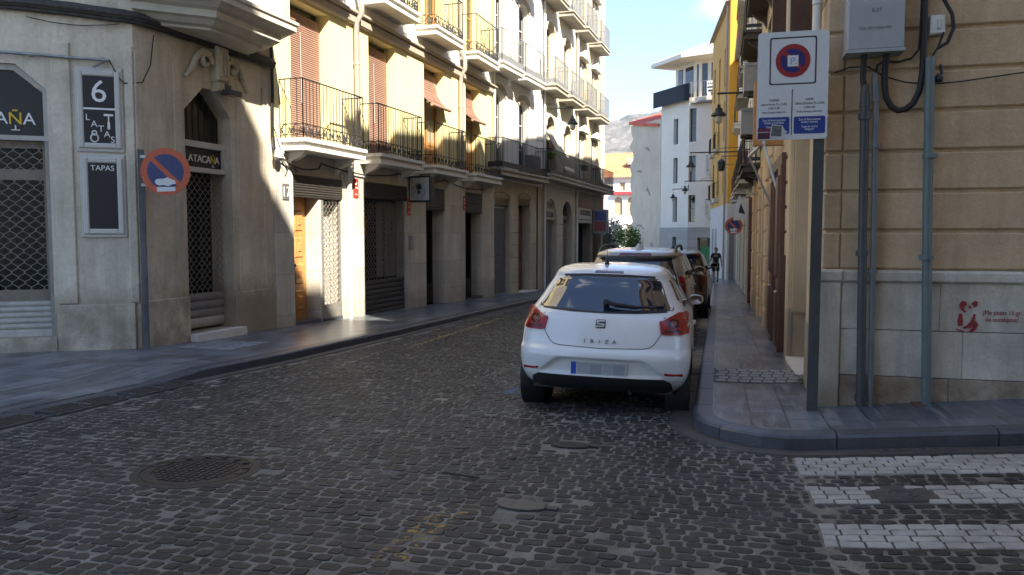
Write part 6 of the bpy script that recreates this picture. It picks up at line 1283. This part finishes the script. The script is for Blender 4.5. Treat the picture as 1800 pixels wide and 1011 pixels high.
for i,lab in enumerate(('gutter drain grate nearest the left edge of the picture','middle one of three gutter drain grates along the left kerb','gutter drain grate where the left kerb starts to rise')):
    y0=5.0+i*1.02; mb=MB(); xk=interp(LK,y0+.4)+.005; z=zt(xk,y0+.4)
    f=Fr((interp(LK,y0)+.10,y0),(interp(LK,y0+.9)+.10,y0+.9)); zz=z+.012
    mb.fb(f,0,.88,-.30,-.27,zz-.04,zz+.04); mb.fb(f,0,.88,.12,.15,zz-.04,zz+.012); mb.fb(f,0,.03,-.27,.12,zz-.04,zz+.03); mb.fb(f,.85,.88,-.27,.12,zz-.04,zz+.03)
    for k in range(7): d=-.235+k*.052; mb.fb(f,.03,.85,d,d+.022,zz-.03,zz+.035-k*.003)
    mb.fb(f,.42,.46,-.27,.12,zz-.03,zz+.028); mb.fb(f,0,.88,-.28,.13,zz-.06,zz-.035)
    mb.v=[(p[0],p[1],p[2]-.025*(p[1]-y0-.4)) for p in mb.v]; mb.build('drain_grate',M('cast_iron_dusty',(.07,.066,.06),.7,.3,8,.3,50),label=lab,cat='drain grate',group='gutter drain grates')
mb=MB(); 
q=lambda x,y,d:(x,y,zt(x,y)+d)
mb.hexa([q(1.2,6.36,.0),q(1.73,6.36,.0),q(1.73,6.455,.0),q(1.2,6.455,.0),q(1.2,6.36,.0185),q(1.73,6.36,.0185),q(1.73,6.455,.0185),q(1.2,6.455,.0185)],1)
for k in range(6): xx=1.25+k*.085; mb.lathe([(0,.0005),(.018,.0005)],(xx,6.41,zt(xx,6.41)+.0205),Z,12)
mb.build('gutter_drain',[black,guttm],label='gutter stone with a row of six small round drain holes by the crosswalk',cat='drain')
# weed
mb=MB(); random.seed(4)
for k in range(60):
    a=random.uniform(0,6.28); r=random.uniform(0,.07); c0=Vector((.90+r*math.cos(a),9.0+r*math.sin(a),ground_z(.9,9)+.12+random.uniform(0,.05))); d=Vector((math.cos(a),math.sin(a),random.uniform(.2,1))).normalized()*.035; s=d.cross(Z).normalized()*.011
    mb.quad(c0,c0+d*.5+s,c0+d,c0+d*.5-s)
mb.build('weed',foil_g,label='small green weed growing at the foot of the ochre doorway',cat='weed')
mb=MB(); mb.tube([(-1.84,5.17,-.115),(-1.7,5.13,-.112),(-1.55,5.10,-.113)],.007,6); mb.build('twig',M('twig_olive',(.035,.032,.015),.9,.2),label='thin dark twig lying on the setts in the middle of the road',cat='twig')
# ---------------------------------------------------------------- person walking on the far right pavement
def figure(loc,yaw):
    # joints (x right, y forward, z up) for a walking man 1.76 m tall; faces the camera
    J={'pel':(0,0,.93),'wst':(0,.0,1.08),'chs':(0,.0,1.30),'nck':(0,.01,1.47),'hd0':(0,.02,1.56),
       'shL':(-.17,0,1.41),'shR':(.17,0,1.41),'elL':(-.25,-.03,1.14),'elR':(.26,-.02,1.14),'wrL':(-.27,.10,.92),'wrR':(.31,.08,.93),
       'hpL':(-.09,0,.90),'hpR':(.09,0,.90),'knL':(-.10,.10,.50),'knR':(.10,-.02,.49),'anL':(-.10,-.12,.12),'anR':(.09,.10,.09),'toL':(-.11,.0,.05),'toR':(.10,.26,.03)}
    R={'pel':.135,'wst':.125,'chs':.15,'nck':.055,'hd0':.06,'shL':.07,'shR':.07,'elL':.042,'elR':.042,'wrL':.028,'wrR':.028,'hpL':.095,'hpR':.095,'knL':.058,'knR':.058,'anL':.04,'anR':.04,'toL':.035,'toR':.035}
    E=[('pel','wst'),('wst','chs'),('chs','nck'),('nck','hd0'),('chs','shL'),('chs','shR'),('shL','elL'),('shR','elR'),('elL','wrL'),('elR','wrR'),('pel','hpL'),('pel','hpR'),('hpL','knL'),('hpR','knR'),('knL','anL'),('knR','anR'),('anL','toL'),('anR','toR')]
    for sd,sx in(('L',-1),('R',1)):
        w_=Vector(J['wr'+sd]); J['pm'+sd]=tuple(w_+Vector((sx*.01,.03,-.075))); R['pm'+sd]=.032; E.append(('wr'+sd,'pm'+sd))
        for i in range(4):
            a='f%d%s'%(i,sd); b='g%d%s'%(i,sd); o=Vector(J['pm'+sd])+Vector((0,-.028+.019*i,-.03)); J[a]=tuple(o); R[a]=.010; J[b]=tuple(o+Vector((-sx*.015,.012,-.06+.008*abs(i-1.5)))); R[b]=.008; E+= [('pm'+sd,a),(a,b)]
        J['t'+sd]=tuple(Vector(J['pm'+sd])+Vector((-sx*.02,.045,.0))); J['u'+sd]=tuple(Vector(J['t'+sd])+Vector((-sx*.005,.02,-.035))); R['t'+sd]=.011; R['u'+sd]=.009; E+=[('pm'+sd,'t'+sd),('t'+sd,'u'+sd)]
    def skinned(keys,edges,rad,name,mats,lvl=2,root=None):
        me=bpy.data.meshes.new(name); ix={k:i for i,k in enumerate(keys)}; me.from_pydata([J[k] for k in keys],[(ix[a],ix[b]) for a,b in edges],[]); o=bpy.data.objects.new(name,me); COL.objects.link(o)
        md=o.modifiers.new('s','SKIN'); md.use_smooth_shade=True; sv=me.skin_vertices[0].data
        for k in keys: sv[ix[k]].radius=(rad[k],rad[k]*(.72 if k in('chs','wst','pel') else 1)); sv[ix[k]].use_root=(k==root)
        s2=o.modifiers.new('d','SUBSURF'); s2.levels=lvl; s2.render_levels=lvl
        dg=bpy.context.evaluated_depsgraph_get(); m2=bpy.data.meshes.new_from_object(o.evaluated_get(dg)); bpy.data.objects.remove(o); vs=[v.co.copy() for v in m2.vertices]; fs=[list(p.vertices) for p in m2.polygons]; return vs,fs
    t=thing('person','person in black t-shirt and black shorts walking towards the camera on the far right pavement','person',loc)
    M4=Matrix.Translation(loc)@Matrix.Rotation(yaw,4,'Z')
    vs,fs=skinned(list(J),E,R,'body',None,2,'pel'); mb=MB(); mb.add([M4@v for v in vs],fs,0,True)
    # head: shaped rings with nose, brow and chin
    hr=[(0,.0,1.50,.035,.04),(0,.035,1.535,.055,.062),(0,.045,1.565,.066,.080),(0,.04,1.60,.073,.090),(0,.035,1.64,.077,.097),(0,.03,1.68,.078,.10),(0,.025,1.72,.072,.093),(0,.02,1.745,.052,.066),(0,.015,1.76,.01,.012)]
    n=20; hv=[]; hf=[]
    for (x,y,z,a,b) in hr:
        for k in range(n):
            th=2*math.pi*k/n; nose=.022*max(0,math.sin(th))**14*(1 if 1.58<z<1.65 else 0); eye=-.006*(1 if abs(z-1.64)<.01 and .35<abs(math.cos(th))<.6 and math.sin(th)>0 else 0); hv.append(Vector((x+a*math.cos(th),y+(b+nose+eye)*math.sin(th),z)))
    for i in range(len(hr)-1):
        for k in range(n): l=(k+1)%n; hf.append([i*n+k,i*n+l,(i+1)*n+l,(i+1)*n+k])
    mb.add([M4@v for v in hv],hf,0,True)
    for sx in(-1,1): mb.lathe([(0,-.012),(.022,-.008),(.028,.004),(.01,.010),(0,.006)],M4@Vector((sx*.080,.02,1.635)),M4.to_3x3()@Vector((sx,0.2,0)),10)
    mb.build('body',skin,t)
    mb=MB(); 
    for sx in(-1,1): mb.lathe([(0,0),(.009,0),(.007,.004),(0,.005)],M4@Vector((sx*.030,.122,1.642)),M4.to_3x3()@Vector((0,1,0)),8)
    mb.box(0,0,0,0,0,0) if False else None
    q=[M4@Vector(p) for p in((-.022,.122,1.572),(.022,.122,1.572),(.018,.126,1.566),(-.018,.126,1.566))]; mb.poly(q); mb.build('face_features',hairm,t)
    hv2=[v for v in hv]; mb=MB(); hv2=[]; hf=[]
    for (x,y,z,a,b) in hr[4:]:
        for k in range(n): th=2*math.pi*k/n; f=1.08 if (math.sin(th)<.45 or z>1.70) else .96; hv2.append(M4@Vector((x+a*f*math.cos(th),y-.004+b*f*math.sin(th),z+.008)))
    for i in range(4):
        for k in range(n): l=(k+1)%n; hf.append([i*n+k,i*n+l,(i+1)*n+l,(i+1)*n+k])
    mb.add(hv2,hf,0,True); mb.build('hair',hairm,t)
    ks=['wst','chs','pel','shL','shR']; J2=dict(J); R2={k:R[k]*1.14 for k in R}
    J['sL']=tuple(Vector(J['shL']).lerp(Vector(J['elL']),.62)); J['sR']=tuple(Vector(J['shR']).lerp(Vector(J['elR']),.62)); J['pb']=(0,0,.90); J['cn']=(0,.005,1.43); R2['sL']=R2['sR']=.066; R2['pb']=.158; R2['cn']=.085
    vs,fs=skinned(['pb','wst','chs','cn','shL','shR','sL','sR'],[('pb','wst'),('wst','chs'),('chs','cn'),('chs','shL'),('chs','shR'),('shL','sL'),('shR','sR')],R2,'shirt',None,2,'pb'); mb=MB(); mb.add([M4@v for v in vs],fs,0,True); sh=mb.build('tshirt',cloth_b,t)
    mb=MB(); q=[M4@Vector(p) for p in((-.10,.128,1.325),(.10,.128,1.325),(.10,.127,1.345),(-.10,.127,1.345))]; mb.poly(q[::-1]); mb.build('chest_print',swhite,sh)
    J['kL']=tuple(Vector(J['hpL']).lerp(Vector(J['knL']),.9)); J['kR']=tuple(Vector(J['hpR']).lerp(Vector(J['knR']),.9)); R2['kL']=R2['kR']=.088; R2['hpL']=R2['hpR']=.112; R2['pel']=.15
    vs,fs=skinned(['pel','hpL','hpR','kL','kR'],[('pel','hpL'),('pel','hpR'),('hpL','kL'),('hpR','kR')],R2,'shorts',None,2,'pel'); mb=MB(); mb.add([M4@v for v in vs],fs,0,True); mb.build('shorts',cloth_b,t)
    for sd in 'LR':
        a=Vector(J['an'+sd]); b=Vector(J['to'+sd]); mb=MB(); mb.tube([M4@p for p in(a+Vector((0,-.06,-.03)),a+Vector((0,0,-.02)),a.lerp(b,.6)+Vector((0,0,-.01)),b+Vector((0,.02,0)))],[.035,.05,.045,.03],8); mb.build('shoe',cloth_b,t)
figure(Vector((-.10,41,ground_z(-.1,41)+.12)),math.pi)
# ---------------------------------------------------------------- far background
def bush(name,label,cat,c,rad,n,lm,trunk=True,seed=1,ls=.16):
    random.seed(seed); t=thing(name,label,cat,(c[0],c[1],-.025*c[1]-.2)); mb=MB(); cl=[]
    for k in range(14):
        a=random.uniform(0,6.28); u=random.uniform(.2,1); cl.append(Vector((c[0]+rad[0]*u*math.cos(a),c[1]+rad[1]*u*math.sin(a),c[2]+rad[2]*random.uniform(-.8,1))))
    for k in range(n):
        q=random.choice(cl); p=q+Vector([random.gauss(0,.28)*r for r in rad]); d=Vector((random.uniform(-1,1),random.uniform(-1,1),random.uniform(-.3,1))).normalized(); s=d.orthogonal().normalized(); s=Matrix.Rotation(random.uniform(0,6.28),3,d)@s; l=ls*random.uniform(.6,1.3)
        mb.quad(p,p+d*l*.5+s*l*.3,p+d*l,p+d*l*.5-s*l*.3,random.choice([0,0,0,1]) if len(lm)>1 else 0)
    mb.build('crown',lm,t); mb=MB(); b0=Vector((c[0],c[1],-.025*c[1]-.3)); mb.tube([b0,b0.lerp(Vector(c),.5)+Vector((.05,0,0)),Vector(c)],[.09,.07,.04],7)
    for q in cl[:8]: mb.tube([Vector(c)-Z*.3,q],[.035,.012],5)
    mb.build('trunk',bark,t)
bush('bush','bright green leafy bush below the blank wall','bush',(-6.15,57,.75),(.75,.7,.95),2600,[foil_g,M('leaf_light_green',(.17,.28,.07),.6,.3,3)],seed=3)
bush('flowering_tree','flowering tree with white blossom left of the green bush','tree',(-8.0,60,1.2),(.95,.9,1.0),2300,[foil_w,foil_d],seed=8,ls=.22)
bush('shrub','dark shrub beside the corner of the tan building','shrub',(-8.35,58.5,.4),(.5,.6,1.2),1200,[foil_d],seed=11,ls=.2)
t=thing('far_house','sunlit white house with salmon strips, arched windows and an orange tiled roof','house',(-12,96,-2.5)); mb=MB(); HF=Fr((-18,96),(-6,95)); ho=[(5.9,6.9,3.7,5.9,.3,'arch',.5),(7.5,8.5,3.7,5.9,.3,'arch',.5),(5.9,6.9,.2,2.6,.3),(7.4,8.4,.2,2.6,.3),(3.2,4.0,3.4,5.6,.3),(3.2,4.0,.2,2.6,.3),(6.6,7.2,6.6,7.6,.2)]
wall(mb,HF,0,12,-4,8.2,ho,0,0,8); mb.build('wall',M('render_warm_white',(.76,.74,.68),.85,.04,1),t)
mb=MB(); mb.fb(HF,4.1,4.7,0,.03,-3,6.2); mb.fb(HF,2.4,3.0,0,.03,-3,6.2); mb.build('strip',pink,t)
for op in ho: window(t,HF,op,-.2,M('frame_tan2',(.42,.34,.24),.6,.05),M('blind_tan',(.40,.31,.20),.7,.05),mull=(0,2),fw=.1)
mb=MB(); mb.fb(HF,5.7,8.7,0,.5,6.15,6.5); mb.build('awning',M('awning_red',(.42,.05,.06),.7,.1),t)
mb=MB(); tiles(mb,HF.pt(-.5,.6,8.15),HF.pt(12.5,.6,8.15),HF.pt(-.5,-6,11.6),HF.pt(12.5,-6,11.6),40); mb.build('roof',M('roof_tile_orange',(.62,.27,.12),.8,.3,2,.6,14),t)
mb=MB(); mb.fb(HF,7.2,10.2,-3.4,-1.4,9.8,10.6); mb.build('roof_hatch',pipe_t,t)
# parked red car far away, seen over the roofs
# mountain
def hn(x,y):
    v=0; 
    for k,(f,a) in enumerate(((.0023,1),(.006,.45),(.014,.22),(.033,.11),(.08,.05))): v+=a*(math.sin(x*f*6.1+1.7*k+2.2*math.sin(y*f*4+k))*math.cos(y*f*5.3+.9*k+1.6*math.sin(x*f*3.1-k)))
    return v
mb=MB(); nx,ny=150,70; vs=[]
for j in range(ny+1):
    y=1150+1500*j/ny
    for i in range(nx+1):
        x=-1300+1800*i/nx; u=(y-1150)/1100; base=max(0,min(1,u)); base=base*base*(3-2*base)
        az=math.degrees(math.atan2(x,y)); z=-40+(372+9*(az+6))*base*.97+hn(x,y)*(26*base+3); vs.append((x,y,z))
mb.add(vs,[[j*(nx+1)+i,j*(nx+1)+i+1,(j+1)*(nx+1)+i+1,(j+1)*(nx+1)+i] for j in range(ny) for i in range(nx)],0,True)
mm=M('mountain_limestone',(.155,.145,.13),.95,.2,.02); nt=mm.node_tree; b=nt.nodes['Principled BSDF']; c=b.inputs['Base Color'].links[0].from_socket
n=_noise(nt,_pos(nt),.016,8,.68); c=_mix(nt,_math(nt,'MULTIPLY',_ramp(nt,n,.48,.60),.8),c,(.055,.065,.042)); n=_noise(nt,_pos(nt),.05,6,.7); c=_mix(nt,_math(nt,'MULTIPLY',_ramp(nt,n,.5,.62),.7),c,(.27,.25,.225)); nt.links.new(c,b.inputs['Base Color'])
mb.build('mountain',mm,kind='structure')
# the air between the street and the mountain
hm=bpy.data.materials.new('haze_air'); hm.use_nodes=True; hn_=hm.node_tree; hn_.nodes.clear(); ho_=hn_.nodes.new('ShaderNodeOutputMaterial'); hv_=hn_.nodes.new('ShaderNodeVolumePrincipled'); hv_.inputs['Color'].default_value=(.80,.88,1.0,1); hv_.inputs['Density'].default_value=.00011; hv_.inputs['Anisotropy'].default_value=.2; hn_.links.new(hv_.outputs[0],ho_.inputs['Volume'])
mb=MB(); mb.box(-3100,3100,-320,4600,-75,560); mb.build('haze',hm,kind='stuff')
# building behind the camera across the side street, whose roof cuts off the sun
t=thing('corner_building','tall beige apartment building on the near corner of the side street','building',(8,-6,0)); mb=MB(); NF=Fr((26,-1.5),(-3.2,-1.5)); no=[(a,a+1.2,z,z+2.3,.25) for a in range(2,28,3) for z in(1.0,4.4,7.8,11.2,14.6) if a<26]
wall(mb,NF,0,29.2,-1,19.3,no,0,0,12); mb.build('wall',cream,t)
for op in no[:90]: window(t,NF,op,-.15,wood_w,glass_d,fw=.08)
mb=MB(); mb.box(-3.2,6.2,-6,-1.52,19.25,20.15); mb.build('unseen_shade_block',cream,t)  # unseen roof block, added so its shadow narrows the sun on the stone building
mb=MB(); mb.bev(NF,-.3,29.5,-.3,.10,19.3,19.45,.04); mb.build('cornice',moulding,t)
